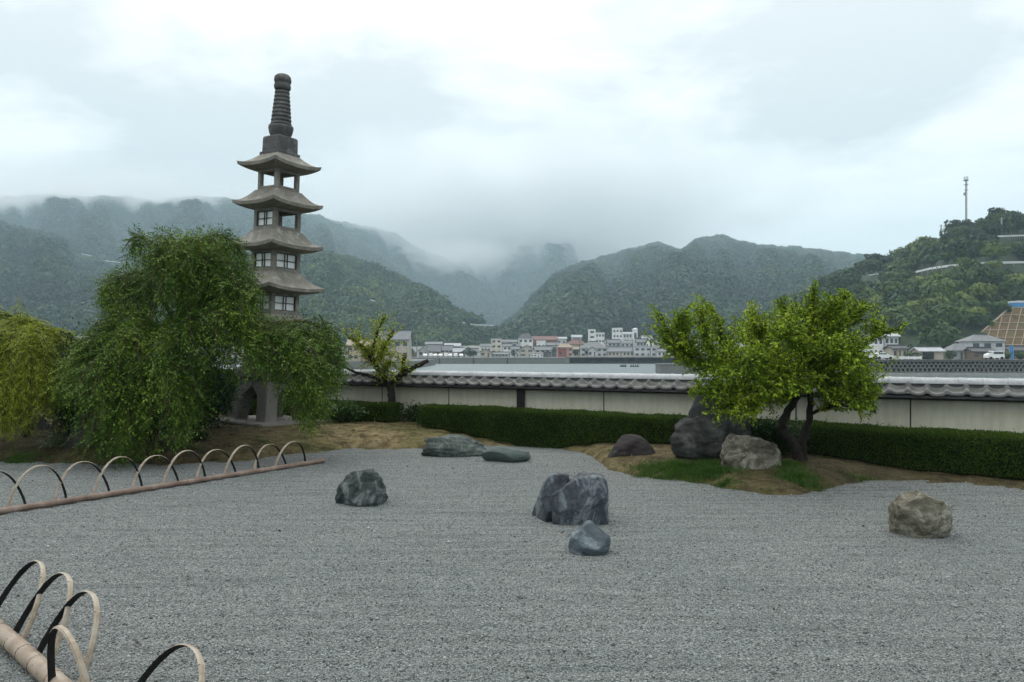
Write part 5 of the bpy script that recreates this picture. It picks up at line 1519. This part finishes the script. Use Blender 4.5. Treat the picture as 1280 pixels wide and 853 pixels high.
def crowns(P_, R, K, qs, seed, squash=.8, top_only=True, tv=.26):
    """leaf-clump quads over N crowns. P_: (N,3) crown centres, R: (N,) radii"""
    g = np.random.default_rng(seed); N = len(P_)
    d = unit(g.normal(size=(N, K, 3)))
    if top_only: d[..., 2] = np.where(d[..., 2] < -.25, -d[..., 2], d[..., 2])
    lob = 1 + .22 * np.sin(d[..., 0] * 4 + P_[:, None, 0]) * np.sin(d[..., 1] * 4 + P_[:, None, 1] * 1.3) + .15 * np.sin(d[..., 2] * 6 + P_[:, None, 0] * .7)
    rad = R[:, None] * lob * (1 - .35 * g.random((N, K)) ** 2)
    c = P_[:, None] + d * rad[..., None] * np.array([1, 1, squash])
    nrm = unit(d + g.normal(0, .45, d.shape))
    t1 = unit(np.cross(nrm, unit(g.normal(size=d.shape)))); t2 = np.cross(nrm, t1)
    s = (R * qs)[:, None] * g.uniform(.6, 1.25, (N, K))
    s = s[..., None]
    v = np.stack([c - t1 * s, c - t2 * s * .6 + nrm * s * .2, c + t1 * s, c + t2 * s * .6 + nrm * s * .2], 2)
    tint = np.clip(g.normal(.42, tv, N), 0, 1)
    return v.reshape(-1, 3), np.repeat(tint, K)

def set_tint(o, tint):
    a = o.data.attributes.new('tint', 'FLOAT', 'FACE'); a.data.foreach_set('value', np.ascontiguousarray(tint, np.float32))

def hill(name, ridge, Dr, Df, zf, th, seed, N, R, K, qs, mat, label, spur=.13, pw=.85, back=.35, tint_fn=None, dr_wob=.06, clear=(), tv=.13):
    g = np.random.default_rng(seed)
    rg = np.array(ridge, float)
    fx = (lambda a: (np.full_like(np.asarray(px_, float), a) if np.isscalar(a) else np.interp(px_, *np.array(a, float).T)))
    dense = np.arange(rg[0, 0], rg[-1, 0] + .1, 1.0); ker = np.hanning(23); ker /= ker.sum()
    rg = np.stack([dense, np.convolve(np.pad(np.interp(dense, rg[:, 0], rg[:, 1]), 11, 'edge'), ker, 'valid')], -1)
    pxs = np.arange(rg[0, 0], rg[-1, 0] + .1, 3.0)
    ph_ = g.uniform(0, 6.28, 12)
    def surf(px, v):
        nonlocal px_
        px_ = px
        yr = np.interp(px, rg[:, 0], rg[:, 1]) + .7 * np.sin(px * .21 + ph_[0]) + .4 * np.sin(px * .53 + ph_[1])
        D1 = fx(Dr) * (1 + dr_wob * np.sin(px * .031 + ph_[2]) + dr_wob * .6 * np.sin(px * .083 + ph_[3])); D0 = fx(Df); z0 = fx(zf)
        zr = EYE + (HZ - yr) / F * D1 - th
        vv = np.clip(v, 0, 1)
        sp = spur * np.sin(np.pi * vv) * (np.sin(px * .045 + 3.0 * vv + ph_[4]) + .6 * np.sin(px * .11 - 4 * vv + ph_[5]) + .35 * np.sin(px * .23 + 7 * vv + ph_[6]))
        Y = D0 + (D1 - D0) * v * (1 + .0 * sp)
        h = vv ** pw
        z = z0 + (zr - z0) * np.clip(h + sp * .55, 0, 1.0) - np.maximum(v - 1, 0) * (zr - z0) * 1.6
        lim = EYE + (zr - EYE) * (Y / D1) - .012 * Y * (1 - vv) ** .5
        z = np.where(v < 1, np.minimum(z, np.maximum(lim, z0 * .98)), z)
        X = (px - CX) / F * Y
        return np.stack([X, Y, z], -1)
    px_ = pxs
    vs = np.concatenate([np.linspace(0, 1, 40), [1.08, 1 + back]])
    PX, VV = np.meshgrid(pxs, vs)
    P_ = surf(PX, VV).reshape(-1, 3)
    nx, ny = len(pxs), len(vs); i = np.arange(nx * ny).reshape(ny, nx)
    f = np.stack([i[:-1, :-1], i[:-1, 1:], i[1:, 1:], i[1:, :-1]], -1).reshape(-1, 4)
    o = np_mesh(name, P_, f, M_HILL, smooth=True); tag(o, kind='structure')
    if N:
        px = g.uniform(pxs[0], pxs[-1], N); v = g.random(N) ** .8 * 1.03
        # a dense line of crowns along the skyline
        k = N // 9; v[:k] = g.uniform(.96, 1.01, k)
        c = surf(px, v); Rr = R * np.minimum(g.lognormal(0, .22, N), 1.45); Rr[:k] *= .8
        keep = np.ones(N, bool)                      # road cuttings: no crowns in front of the rails
        cpx, cpy = CX + F * c[:, 0] / c[:, 1], HZ - F * (c[:, 2] - EYE) / c[:, 1]; rp = R / c[:, 1] * F
        for line in clear:
            L_ = np.array(line, float); yl = np.interp(cpx, L_[:, 0], L_[:, 1])
            keep &= ~((cpx > L_[0, 0] - rp * .6) & (cpx < L_[-1, 0] + rp * .6) & (cpy > yl - rp * .25) & (cpy < yl + rp * 1.5))
        c, Rr, px, v = c[keep], Rr[keep], px[keep], v[keep]
        c[:, 2] += Rr * .35
        vv, tint = crowns(c, Rr, K, qs, seed + 1, tv=tv)
        if tint_fn is not None:
            tint = np.clip(tint + np.repeat(tint_fn(px, v, c), K), 0, 1)
        ff = np.arange(len(vv)).reshape(-1, 4)
        w = np_mesh('woodland', vv, ff, mat); set_tint(w, tint)
        tag(w, label, 'woodland', kind='stuff')
    return surf
patch = lambda sc_: (lambda px, v, c: .28 * np.sin(c[:, 0] / sc_ + 2 * np.sin(c[:, 1] / sc_ * .7)) * np.sin(c[:, 1] / sc_ * 1.1 + 1) + .1 * np.sin(c[:, 0] / sc_ * 3.1))
hill('far_left_hill', [(-420, 262), (-200, 250), (0, 247), (50, 243), (100, 246), (160, 246), (200, 252), (235, 245), (290, 248), (330, 259), (400, 270), (430, 284), (470, 314), (500, 336), (540, 372), (580, 405)], 2100, 900, 12, 4, 1, 62000, 4.4, 14, .5, M_FOR,
     'wooded far ridge at the left, its top in drifting cloud', tint_fn=patch(70))
hill('middle_left_hill', [(330, 300), (380, 270), (430, 278), (465, 284), (495, 292), (520, 310), (550, 320), (575, 334), (600, 352), (630, 380), (670, 405)], 2600, 1500, 10, 5, 2, 24000, 5.2, 14, .5, M_FOR,
     'hazy wooded ridge behind the dark slope left of the valley', tint_fn=patch(80))
RAILS_F = [[(1145, 342), (1162, 338), (1180, 335.5), (1200, 333.5), (1220, 332), (1240, 331), (1260, 330.5), (1280, 330), (1300, 329.5)], [(1234, 298), (1255, 297), (1280, 296), (1300, 295.5)], [(1076, 347), (1088, 345.5), (1098, 344)]]
RAILS_N = [[(573, 403), (584, 406), (596, 407.5), (619, 408.5)], [(457, 375), (469, 378)]]
RAILS_L = [[(102, 318), (118, 322)], [(131, 327), (158, 330)]]
S_NEAR = hill('near_left_hill', [(150, 330), (250, 318), (330, 306), (400, 314), (430, 320), (470, 332), (500, 345), (540, 364), (565, 385), (600, 399), (640, 417), (680, 427)], [(150, 950), (400, 900), (640, 640), (680, 560)], [(150, 470), (500, 470), (600, 480), (680, 500)], 1.0, 4, 3, 5600, 4.4, 100, .25, M_FORB,
     'green wooded slope coming down behind the stone pagoda to the far town', tint_fn=patch(30), clear=RAILS_N)
S_LEFT = hill('left_hill', [(-420, 262), (-100, 262), (0, 275), (20, 283), (50, 288), (75, 292), (130, 324), (200, 372), (260, 412), (310, 428)], 1150, [(-420, 420), (310, 520)], 0, 4.5, 4, 11000, 4.0, 40, .34, M_FOR,
     'dark wooded hillside at the left edge above the yellow tree', tint_fn=patch(40), clear=RAILS_L)
hill('valley_hill', [(480, 372), (520, 345), (560, 326), (600, 316), (640, 308), (680, 300), (720, 300), (760, 308), (800, 318), (840, 330)], 3300, 1700, 20, 7, 5, 18000, 7.5, 13, .55, M_FOR,
     'faint blue wooded mountain at the head of the valley under the cloud', tint_fn=patch(120), spur=.2)
hill('centre_hill', [(585, 427), (620, 415), (650, 390), (670, 366), (695, 342), (720, 330), (760, 319), (800, 308), (825, 302), (850, 314), (870, 299), (900, 293), (930, 303), (960, 307), (1000, 309), (1040, 314), (1080, 319), (1130, 325), (1200, 330), (1300, 336)], [(585, 800), (650, 1200), (760, 1700), (1300, 1750)], [(585, 520), (1300, 560)], 9, 4.2, 6, 80000, 4.0, 16, .44, M_FOR,
     'broad hazy wooded mountain rising behind the far town', tint_fn=patch(60), spur=.10)
FR = [(955, 404), (985, 372), (1020, 357), (1045, 345), (1075, 336), (1085, 327), (1110, 322), (1130, 316), (1150, 307), (1180, 297), (1195, 291), (1230, 281), (1250, 274), (1280, 272), (1340, 262), (1600, 240)]
bam = lambda px, v, c: .12 * np.sin(c[:, 0] / 9 + 2 * np.sin(c[:, 1] / 13)) + np.where((px > 1130) & (px < 1262) & (v < .50), .42, 0) + np.where((px > 1100) & (px < 1180) & (v > .62) & (v < .95), .30, 0) - np.where(px > 1185, .15, 0) * (v > .8)
FS = hill('right_hill', FR, [(955, 430), (1100, 380), (1280, 330), (1600, 330)], [(955, 235), (1180, 205), (1200, 216), (1600, 220)], .0, 3.0, 7, 760, 3.9, 400, .17, M_FORB,
     'green wooded hill with paler bamboo on the right shore', tint_fn=bam, spur=.10, pw=.75, clear=RAILS_F, tv=.24)
# single trees that stand out on the right hill
M_SKY = forest_mat('skyline_leaf', [(0, (.010, .022, .010)), (.5, (.022, .045, .016)), (1, (.05, .085, .022))])
def hill_tree(px, v, R, label, mat, K=420, squash=.8, name='tree', seed=0, h=1.0):
    p = FS(np.array([px]), np.array([v]))[0]
    root = empty(name, tuple(p)); tag(root, label, 'tree', 'single trees on the right hill')
    g = np.random.default_rng(seed)
    hgt = R * h
    st = MB()
    st.tube([(0, 0, -1.5), (.1, 0, hgt * .5), (.2, .1, hgt)], [R * .10, R * .08, R * .04], 6)
    m = 7; ctr = np.stack([g.normal(0, R * .42, m), g.normal(0, R * .42, m), hgt + g.uniform(-.3, .45, m) * R * squash], -1)
    for c in ctr: st.tube([(0, 0, hgt * .45), tuple(c * np.array([.6, .6, .8])), tuple(c)], [R * .05, R * .03, R * .015], 5)
    st.build('trunk', M_BARK, root)
    vv, tint = crowns(ctr, np.full(m, R * .52) * g.uniform(.75, 1.2, m), K // m, .26, seed + 3, squash, False)
    o = np_mesh('crown', vv, np.arange(len(vv)).reshape(-1, 4), mat, root); set_tint(o, np.clip(tint + (.35 if 'bamboo' in name else 0), 0, 1))
hill_tree(1096, 1.0, 4.6, 'dark round-topped tree standing on the left shoulder of the right hill', M_SKY, 900, .75, seed=1, h=.9)
hill_tree(1060, .97, 3.4, 'dark low tree left of the round-topped one on the skyline', M_SKY, 600, .7, seed=2)
hill_tree(1133, 1.0, 3.2, 'small dark tree in the middle of the right hill skyline', M_SKY, 600, .7, seed=3)
hill_tree(1153, 1.0, 3.3, 'dark bushy tree beside the thin mast on the right hill skyline', M_SKY, 600, .7, seed=4)
hill_tree(1198, 1.0, 4.4, 'ragged dark pine at the left foot of the antenna mast', M_SKY, 800, .8, name='pine_tree', seed=5, h=1.1)
hill_tree(1222, 1.0, 3.8, 'ragged dark pine just right of the antenna mast', M_SKY, 800, .7, name='pine_tree', seed=6, h=1.0)
hill_tree(1248, 1.0, 4.4, 'tall dark pine on the highest part of the right hill', M_SKY, 800, .8, name='pine_tree', seed=7, h=1.15)
hill_tree(1275, 1.0, 4.2, 'dark pine at the right edge of the picture on the hilltop', M_SKY, 800, .7, name='pine_tree', seed=8, h=1.0)
for i, (px, v, R) in enumerate(((1150, .22, 3.2), (1172, .34, 3.4), (1196, .26, 3.5), (1216, .40, 3.3), (1236, .34, 3.0), (1164, .12, 2.8), (1186, .10, 2.6), (1208, .16, 2.7))):
    lab = ['pale bamboo clump above the beige shed, lowest on the left', 'pale bamboo clump in the middle of the grove', 'tall pale bamboo clump right of the grove middle', 'pale bamboo clump near the white guardrail', 'pale bamboo clump above the gridded slope',
           'small bamboo clump right behind the beige shed', 'small bamboo clump between the shed and the grey house', 'small bamboo clump behind the low grey side wing'][i]
    hill_tree(px, v, R, lab, M_FORB, 700, 1.0, name='bamboo_clump', seed=20 + i, h=1.0)

for i, (px, t_, R, lab) in enumerate(((1206, .10, 1.3, 'bush at the lower left edge of the gridded slope'), (1222, .38, 1.1, 'bush half way up the left edge of the gridded slope'), (1240, .64, 1.2, 'bush near the top of the left edge of the gridded slope'),
                                      (1256, .94, 1.3, 'bush at the top corner of the gridded slope beside the blue tarpaulin'), (1270, .03, 1.2, 'bush at the foot of the gridded slope behind the blue sheet'))):
    p = SP(px, t_); root = empty('slope_bush', (p.x, p.y - .4, p.z - .4)); tag(root, lab, 'bush', 'bushes round the gridded slope')
    MB().tube([(0, .2, -.4), (0, 0, R * .8)], [R * .1, R * .05], 6).build('trunk', M_BARK, root)
    g = np.random.default_rng(90 + i); m = 5; ctr = np.stack([g.normal(0, R * .6, m), g.normal(0, R * .3, m), R * .5 + g.uniform(-.3, .5, m) * R], -1)
    vv, tint = crowns(ctr, np.full(m, R * .6), 90, .26, 190 + i, .9, False)
    o = np_mesh('crown', vv, np.arange(len(vv)).reshape(-1, 4), M_FORB, root); set_tint(o, tint)

# guard rails along the hill roads
M_RAIL = plain('white_rail', (.66, .67, .67), .5, .06, 1)
def guardrail(pts, label, hgt, name='guardrail', posts=10):
    P_ = [W(*p) for p in pts]
    root = empty(name, tuple(P_[0])); tag(root, label, 'guardrail', 'white guardrails on the hillside roads')
    q = [p - P_[0] for p in P_]
    vs, fs = [], []
    for p in q:
        for dy, dz in ((-.12, 0), (.12, 0), (.12, hgt), (-.12, hgt)): vs.append(p + Vector((0, dy, dz - hgt / 2)))
    for i in range(len(q) - 1):
        for k in range(4):
            k2 = (k + 1) % 4
            fs.append((i * 4 + k, i * 4 + 4 + k, i * 4 + 4 + k2, i * 4 + k2))
    fs += [(0, 1, 2, 3), tuple(len(vs) - 4 + k for k in (3, 2, 1, 0))]
    b = MB(); b.add(vs, fs); b.build('rail', M_RAIL, root)
    b = MB()
    path = smooth_path(q, 2.0)
    for p in path[::max(1, len(path) // posts)]:
        b.tube([p + Vector((0, .2, -hgt * 2.2)), p + Vector((0, .2, hgt * .5))], .12 * hgt / .6, 5)
    b.build('post', M_CONCL, root)
def on_hill(S_, pts, lift):
    """points of the hill surface that lie behind these places of the photograph"""
    out = []
    vv = np.linspace(0, 1, 400)
    for px, py in pts:
        q = S_(np.full(400, float(px)), vv)
        yy_ = HZ - F * (q[:, 2] - EYE) / q[:, 1]
        i = int(np.argmax(yy_ <= py)) if (yy_ <= py).any() else 399
        D = q[i, 1] - 2.0
        p = W(px, py, D); out.append((px, py - lift * F / D, D))
    # keep the distance from jumping along the rail
    Ds = np.array([o[2] for o in out]); k = np.ones(len(Ds)) ; 
    m_ = np.convolve(np.pad(Ds, 1, 'edge'), np.ones(3) / 3, 'valid') - 1.5
    return [(px, py, min(d, mm)) for (px, py, _), d, mm in zip(out, Ds, m_)]
guardrail(on_hill(FS, [(1145, 342), (1162, 338), (1180, 335.5), (1200, 333.5), (1220, 332), (1240, 331), (1260, 330.5), (1280, 330), (1300, 329.5)], .6), 'long white guardrail crossing the middle of the right hill', .75)
guardrail(on_hill(FS, [(1234, 298), (1255, 297), (1280, 296), (1300, 295.5)], .5), 'white guardrail high up near the top of the right hill', .6)
guardrail(on_hill(FS, [(1076, 347), (1088, 345.5), (1098, 344)], .5), 'short white guardrail on the left shoulder of the right hill', .5)
guardrail(on_hill(S_NEAR, [(573, 403), (584, 406), (596, 407.5), (619, 408.5)], .8), 'white guardrail low on the wooded slope above the far town', .7)
guardrail(on_hill(S_NEAR, [(457, 375), (469, 378)], .8), 'short white rail high on the wooded slope right of the pagoda', .8)
guardrail(on_hill(S_LEFT, [(102, 318), (118, 322)], 1.0), 'small white rail on the dark left hillside, upper one', 1.0)
guardrail(on_hill(S_LEFT, [(131, 327), (158, 330)], 1.0), 'longer white rail on the dark left hillside, lower one', .9)
# masts
def mast(px, v, ytop, label, name, arms):
    p = FS(np.array([float(px)]), np.array([v]))[0]
    zt = EYE + (HZ - ytop) / F * p[1]; h = zt - p[2]
    root = empty(name, tuple(p)); tag(root, label, 'mast')
    MB().tube([(0, 0, -1), (0, 0, h)], [.42, .26], 8).build('pole', M_CONCL, root)
    if arms:
        for k, (z, r) in enumerate(((h - .6, 1.1), (h - 2.4, .9), (h - 4.6, .8))):
            MB().lathe([(r * .9, z - .12), (r, z - .1), (r, z), (r * .9, z + .02)], 12).build('platform', M_CONCL, root)
        for k in range(6):
            a = k * math.pi / 3; MB().box(.75 * math.cos(a) - .12, .75 * math.cos(a) + .12, .75 * math.sin(a) - .12, .75 * math.sin(a) + .12, h - .55, h + 1.0).build('antenna', M_CONCL, root)
        b = MB(); b.tube([(.45, -.3, 0), (.36, -.2, h)], .06, 5)
        b.build('ladder', M_CONCL, root)
        MB().box(-.9, -.35, -.3, .3, h * .72, h * .72 + 1.2).build('cabinet', M_CONCL, root)
    else:
        MB().tube([(-1.3, 0, h - .6), (1.3, 0, h - .6)], .08, 5).build('cross_arm', M_CONCL, root)
mast(1207.5, .985, 224, 'tall pale antenna mast standing on top of the right hill', 'antenna_mast', True)
mast(1176.5, .97, 281, 'thin utility pole on the right hill skyline', 'utility_pole', False)
mast(1252, .9, 272, 'utility pole against the dark pines near the upper guardrail', 'utility_pole', False)
for i, (px, yt, D) in enumerate(((695, 424, 345), (724.5, 423, 346), (791, 424, 347), (813, 422, 347), (521, 424, 343), (650, 428, 341))):
    zt = EYE + (HZ - yt) / F * D
    root = empty('utility_pole', (W(px, 440, D).x, D, -.55)); tag(root, ['utility pole left of the pink house', 'utility pole at the left corner of the wide pale house', 'utility pole right of the long cream hall', 'utility pole before the flat pale warehouse', 'utility pole beside the first grey gable on the quay', 'utility pole in front of the wide beige gable house'][i], 'utility pole', 'utility poles of the far town')
    MB().tube([(0, 0, -.3), (0, 0, zt + .55)], [.2, .13], 6).build('pole', M_CONC, root)
    MB().box(-.9, .9, -.06, .06, zt - .3, zt - .15).build('cross_arm', M_CONC, root)
# dark garden trees between the far houses
g = np.random.default_rng(5)
for i, (px, D, R, lab) in enumerate(((588, 356, 2.2, 'dark round tree beside the small grey house on the far shore'), (581, 352, 1.7, 'small dark tree at the right end of the far white cars'), (592, 350, 1.8, 'dark tree touching the beige gabled quay house'), (643, 352, 1.6, 'dark bush in front of the narrow white house'),
                                    (720, 347, 1.8, 'green bush in front of the pink house'), (512, 338, 2.0, 'dark bush by the little shed at the left end of the quay'), (504, 300, 2.0, 'dark green tree at the corner of the beige left house'), (735, 350, 1.5, 'bush under the corner of the wide pale house'), (758, 395, 2.4, 'dark tree between the white wing and the cream hall'),
                                    (800, 470, 3.5, 'dark tree above the white flat house on the slope'), (730, 455, 3.2, 'dark tree left of the white tower block'), (706, 480, 3.5, 'dark tree above the pale cottage at the wood edge'))):
    z = tg(D) if D > 310 else -1.0
    root = empty('town_tree', (W(px, 440, D).x, D, z)); tag(root, lab, 'tree', 'trees between the far houses')
    MB().tube([(0, 0, -.3), (0, 0, R)], [R * .12, R * .06], 6).build('trunk', M_BARK, root)
    m = 4; ctr = np.stack([g.normal(0, R * .35, m), g.normal(0, R * .35, m), R * 1.0 + g.uniform(-.2, .5, m) * R], -1)
    vv, tint = crowns(ctr, np.full(m, R * .6), 50, .32, 40 + i, .9, False)
    o = np_mesh('crown', vv, np.arange(len(vv)).reshape(-1, 4), M_FOR, root); set_tint(o, tint)
# shore bushes of the right bank
for i, (px, D, R, lab) in enumerate(((1140, 178, 1.3, 'bush behind the white barrier, left of the beige shed'), (1186, 179, 1.2, 'bush at the left corner of the low grey side wing'), (1260, 180, 1.2, 'bush between the grey house and the blue sheet'), (1275, 178, 1.3, 'bush at the right edge in front of the brown cottage'), (1130, 200, 2.2, 'green tree between the pale house and the shed'), (1200, 200, 2.4, 'green tree over the low grey side wing'))):
    root = empty('shore_bush', (W(px, 440, D).x, D, 0)); tag(root, lab, 'bush', 'bushes on the right shore')
    MB().tube([(0, 0, -.3), (0, 0, R)], [R * .12, R * .06], 6).build('trunk', M_BARK, root)
    m = 5; ctr = np.stack([g.normal(0, R * .5, m), g.normal(0, R * .4, m), R * .7 + g.uniform(-.2, .5, m) * R], -1)
    vv, tint = crowns(ctr, np.full(m, R * .6), 90, .26, 60 + i, .9, False)
    o = np_mesh('crown', vv, np.arange(len(vv)).reshape(-1, 4), M_FORB, root); set_tint(o, tint)
# ================================================================== AIR, SKY, LIGHT, CAMERA
m = bpy.data.materials.new('haze'); m.use_nodes = True
nt_ = m.node_tree; nt_.nodes.clear()
out = nt_.nodes.new('ShaderNodeOutputMaterial'); pv = nt_.nodes.new('ShaderNodeVolumePrincipled')
pv.inputs['Color'].default_value = (.64, .84, .945, 1); pv.inputs['Density'].default_value = HAZE; pv.inputs['Density Attribute'].default_value = ''
pv.inputs['Anisotropy'].default_value = .0
nt_.links.new(pv.outputs[0], out.inputs['Volume'])
hz = MB().box(-4950, 4950, -4950, 4950, -5.3, HAZE_TOP).build('haze', m); tag(hz, 'pale damp air filling the bay and the valley', 'haze', kind='stuff')

# low cloud on the mountains at the head of the valley and along the left ridge
def low_cloud(px, py, Y, rx, ry, rz, dens, seed, label):
    c = W(px, py, Y); k = Y / F
    bm = bmesh.new(); bmesh.ops.create_icosphere(bm, subdivisions=4, radius=1)
    me = bpy.data.meshes.new('low_cloud_bank')
    for v in bm.verts:
        v.co *= 1.0 + .10 * noise.noise(v.co * 1.7 + Vector((seed, 0, 0)))
    bm.to_mesh(me); bm.free()
    t = NT('low_cloud'); co = t.coord('Object')
    ln = t.n('ShaderNodeVectorMath', operation='LENGTH'); t.l(co, ln.inputs[0])
    n_ = t.noise(t.coord('Object', (1.6, 1.0, 1.0)), 1.9, 4, .6)
    f = t.math('SUBTRACT', 1.0, ln.outputs['Value'])
    f = t.math('ADD', t.math('MULTIPLY', f, 1.5), t.math('MULTIPLY', t.math('SUBTRACT', n_, .55), 2.2))
    f = t.math('MULTIPLY', f, dens, False); f = t.math('MAXIMUM', f, 0.0)
    pv = t.n('ShaderNodeVolumePrincipled'); pv.inputs['Color'].default_value = (.985, .99, .995, 1); pv.inputs['Density Attribute'].default_value = ''
    t.l(f, pv.inputs['Density']); t.l(pv.outputs[0], t.out.inputs['Volume'])
    o = link_mesh('low_cloud_bank', me, t.mat); o.location = c; o.scale = (rx * k, ry, rz * k)
    tag(o, label, 'low_cloud', 'drifting low cloud on the mountains', kind='stuff')
if LOW_CLOUD:
    low_cloud(575, 322, 2150, 85, 260, 24, .006, 9.0, 'thin wisps of low cloud on the slope left of the valley')
    low_cloud(662, 262, 2650, 340, 800, 100, .0075, 1.0, 'grey low cloud bank hiding the mountain tops at the head of the valley')
    low_cloud(110, 247, 1950, 290, 420, 36, .0055, 5.0, 'thin drifting low cloud along the top of the far left ridge')

w = bpy.data.worlds.new('World'); scn.world = w; w.use_nodes = True
nt_ = w.node_tree; nt_.nodes.clear()
N_ = nt_.nodes.new; Lk = nt_.links.new
wo = N_('ShaderNodeOutputWorld'); bg = N_('ShaderNodeBackground'); bg.inputs['Strength'].default_value = .1
SUN_EL, SUN_AZ = math.radians(52), math.radians(-25)      # azimuth from the view direction (+Y) towards +X
sky = N_('ShaderNodeTexSky'); sky.sky_type = 'NISHITA'; sky.sun_disc = False; sky.sun_elevation = SUN_EL; sky.sun_rotation = SUN_AZ
sky.air_density = 1.0; sky.dust_density = 3.0
tc = N_('ShaderNodeTexCoord'); sp = N_('ShaderNodeSeparateXYZ'); Lk(tc.outputs['Generated'], sp.inputs[0])
def wm(op, a, b_=0.0, clamp=False):
    q = N_('ShaderNodeMath'); q.operation = op; q.use_clamp = clamp
    for s, x in ((q.inputs[0], a), (q.inputs[1], b_)):
        if hasattr(x, 'default_value'): Lk(x, s)
        else: s.default_value = x
    return q.outputs[0]
den = wm('ADD', wm('MAXIMUM', sp.outputs[2], 0.0), .22)
u_, v_ = wm('DIVIDE', sp.outputs[0], den), wm('DIVIDE', sp.outputs[1], den)
cb = N_('ShaderNodeCombineXYZ'); Lk(u_, cb.inputs[0]); Lk(v_, cb.inputs[1]); cb.inputs[2].default_value = CLOUD_SEED
def wnoise(scale, det, rough, dist=0.0):
    q = N_('ShaderNodeTexNoise'); q.inputs['Scale'].default_value = scale; q.inputs['Detail'].default_value = det; q.inputs['Roughness'].default_value = rough; q.inputs['Distortion'].default_value = dist
    Lk(cb.outputs[0], q.inputs['Vector']); return q.outputs['Fac']
n1, n2 = wnoise(CLOUD_SCALE, 5, .55, .3), wnoise(CLOUD_SCALE * 2.7, 6, .6, .4)
f_ = wm('ADD', wm('MULTIPLY', n1, .72), wm('MULTIPLY', n2, .28))
cr = N_('ShaderNodeValToRGB'); r_ = cr.color_ramp
r_.elements[0].position = .40; r_.elements[0].color = (.54, .56, .565, 1)
r_.elements[1].position = .585; r_.elements[1].color = (1.0, .99, .965, 1)
e = r_.elements.new(.49); e.color = (.84, .845, .84, 1)
Lk(f_, cr.inputs['Fac'])
sc_ = N_('ShaderNodeVectorMath'); sc_.operation = 'SCALE'; Lk(cr.outputs['Color'], sc_.inputs[0]); Lk(wm('MULTIPLY', wm('ADD', wm('MULTIPLY', wm('MAXIMUM', sp.outputs[2], 0.0), .95), .56), CLOUD_GAIN), sc_.inputs['Scale'])   # overcast skies are brightest overhead
mx = N_('ShaderNodeMix'); mx.data_type = 'RGBA'; mx.inputs[0].default_value = .96
Lk(sky.outputs[0], mx.inputs[6]); Lk(sc_.outputs[0], mx.inputs[7])
Lk(mx.outputs[2], bg.inputs['Color']); Lk(bg.outputs[0], wo.inputs['Surface'])

sl_ = bpy.data.lights.new('sun', 'SUN'); sl_.energy = SUN; sl_.angle = math.radians(40); sl_.color = (1, .97, .93)
so = bpy.data.objects.new('sun', sl_); COL.objects.link(so)
dirv = Vector((math.sin(SUN_AZ) * math.cos(SUN_EL), math.cos(SUN_AZ) * math.cos(SUN_EL), math.sin(SUN_EL)))
so.rotation_euler = dirv.to_track_quat('Z', 'Y').to_euler()

cd = bpy.data.cameras.new('camera'); cam = bpy.data.objects.new('camera', cd); COL.objects.link(cam)
cam.location = (0, 0, EYE); cam.rotation_euler = (math.radians(90), 0, 0)
cd.sensor_width = 36; cd.lens = F / 1280 * 36; cd.shift_y = (HZ - 426.5) / 1280
cd.clip_start = .05; cd.clip_end = 20000
scn.camera = cam
vs_ = scn.view_settings; vs_.view_transform = 'Standard'; vs_.look = 'None'; vs_.gamma = 1; vs_.use_curve_mapping = False; vs_.exposure = EXPOSURE
scn.render.engine = 'CYCLES'
cy = scn.cycles
cy.max_bounces = 8; cy.diffuse_bounces = 3; cy.glossy_bounces = 2; cy.transmission_bounces = 3; cy.volume_bounces = 4; cy.transparent_max_bounces = 4
cy.use_denoising = True
try: cy.denoiser = 'OPENIMAGEDENOISE'
except Exception: pass
cy.caustics_reflective = False; cy.caustics_refractive = False
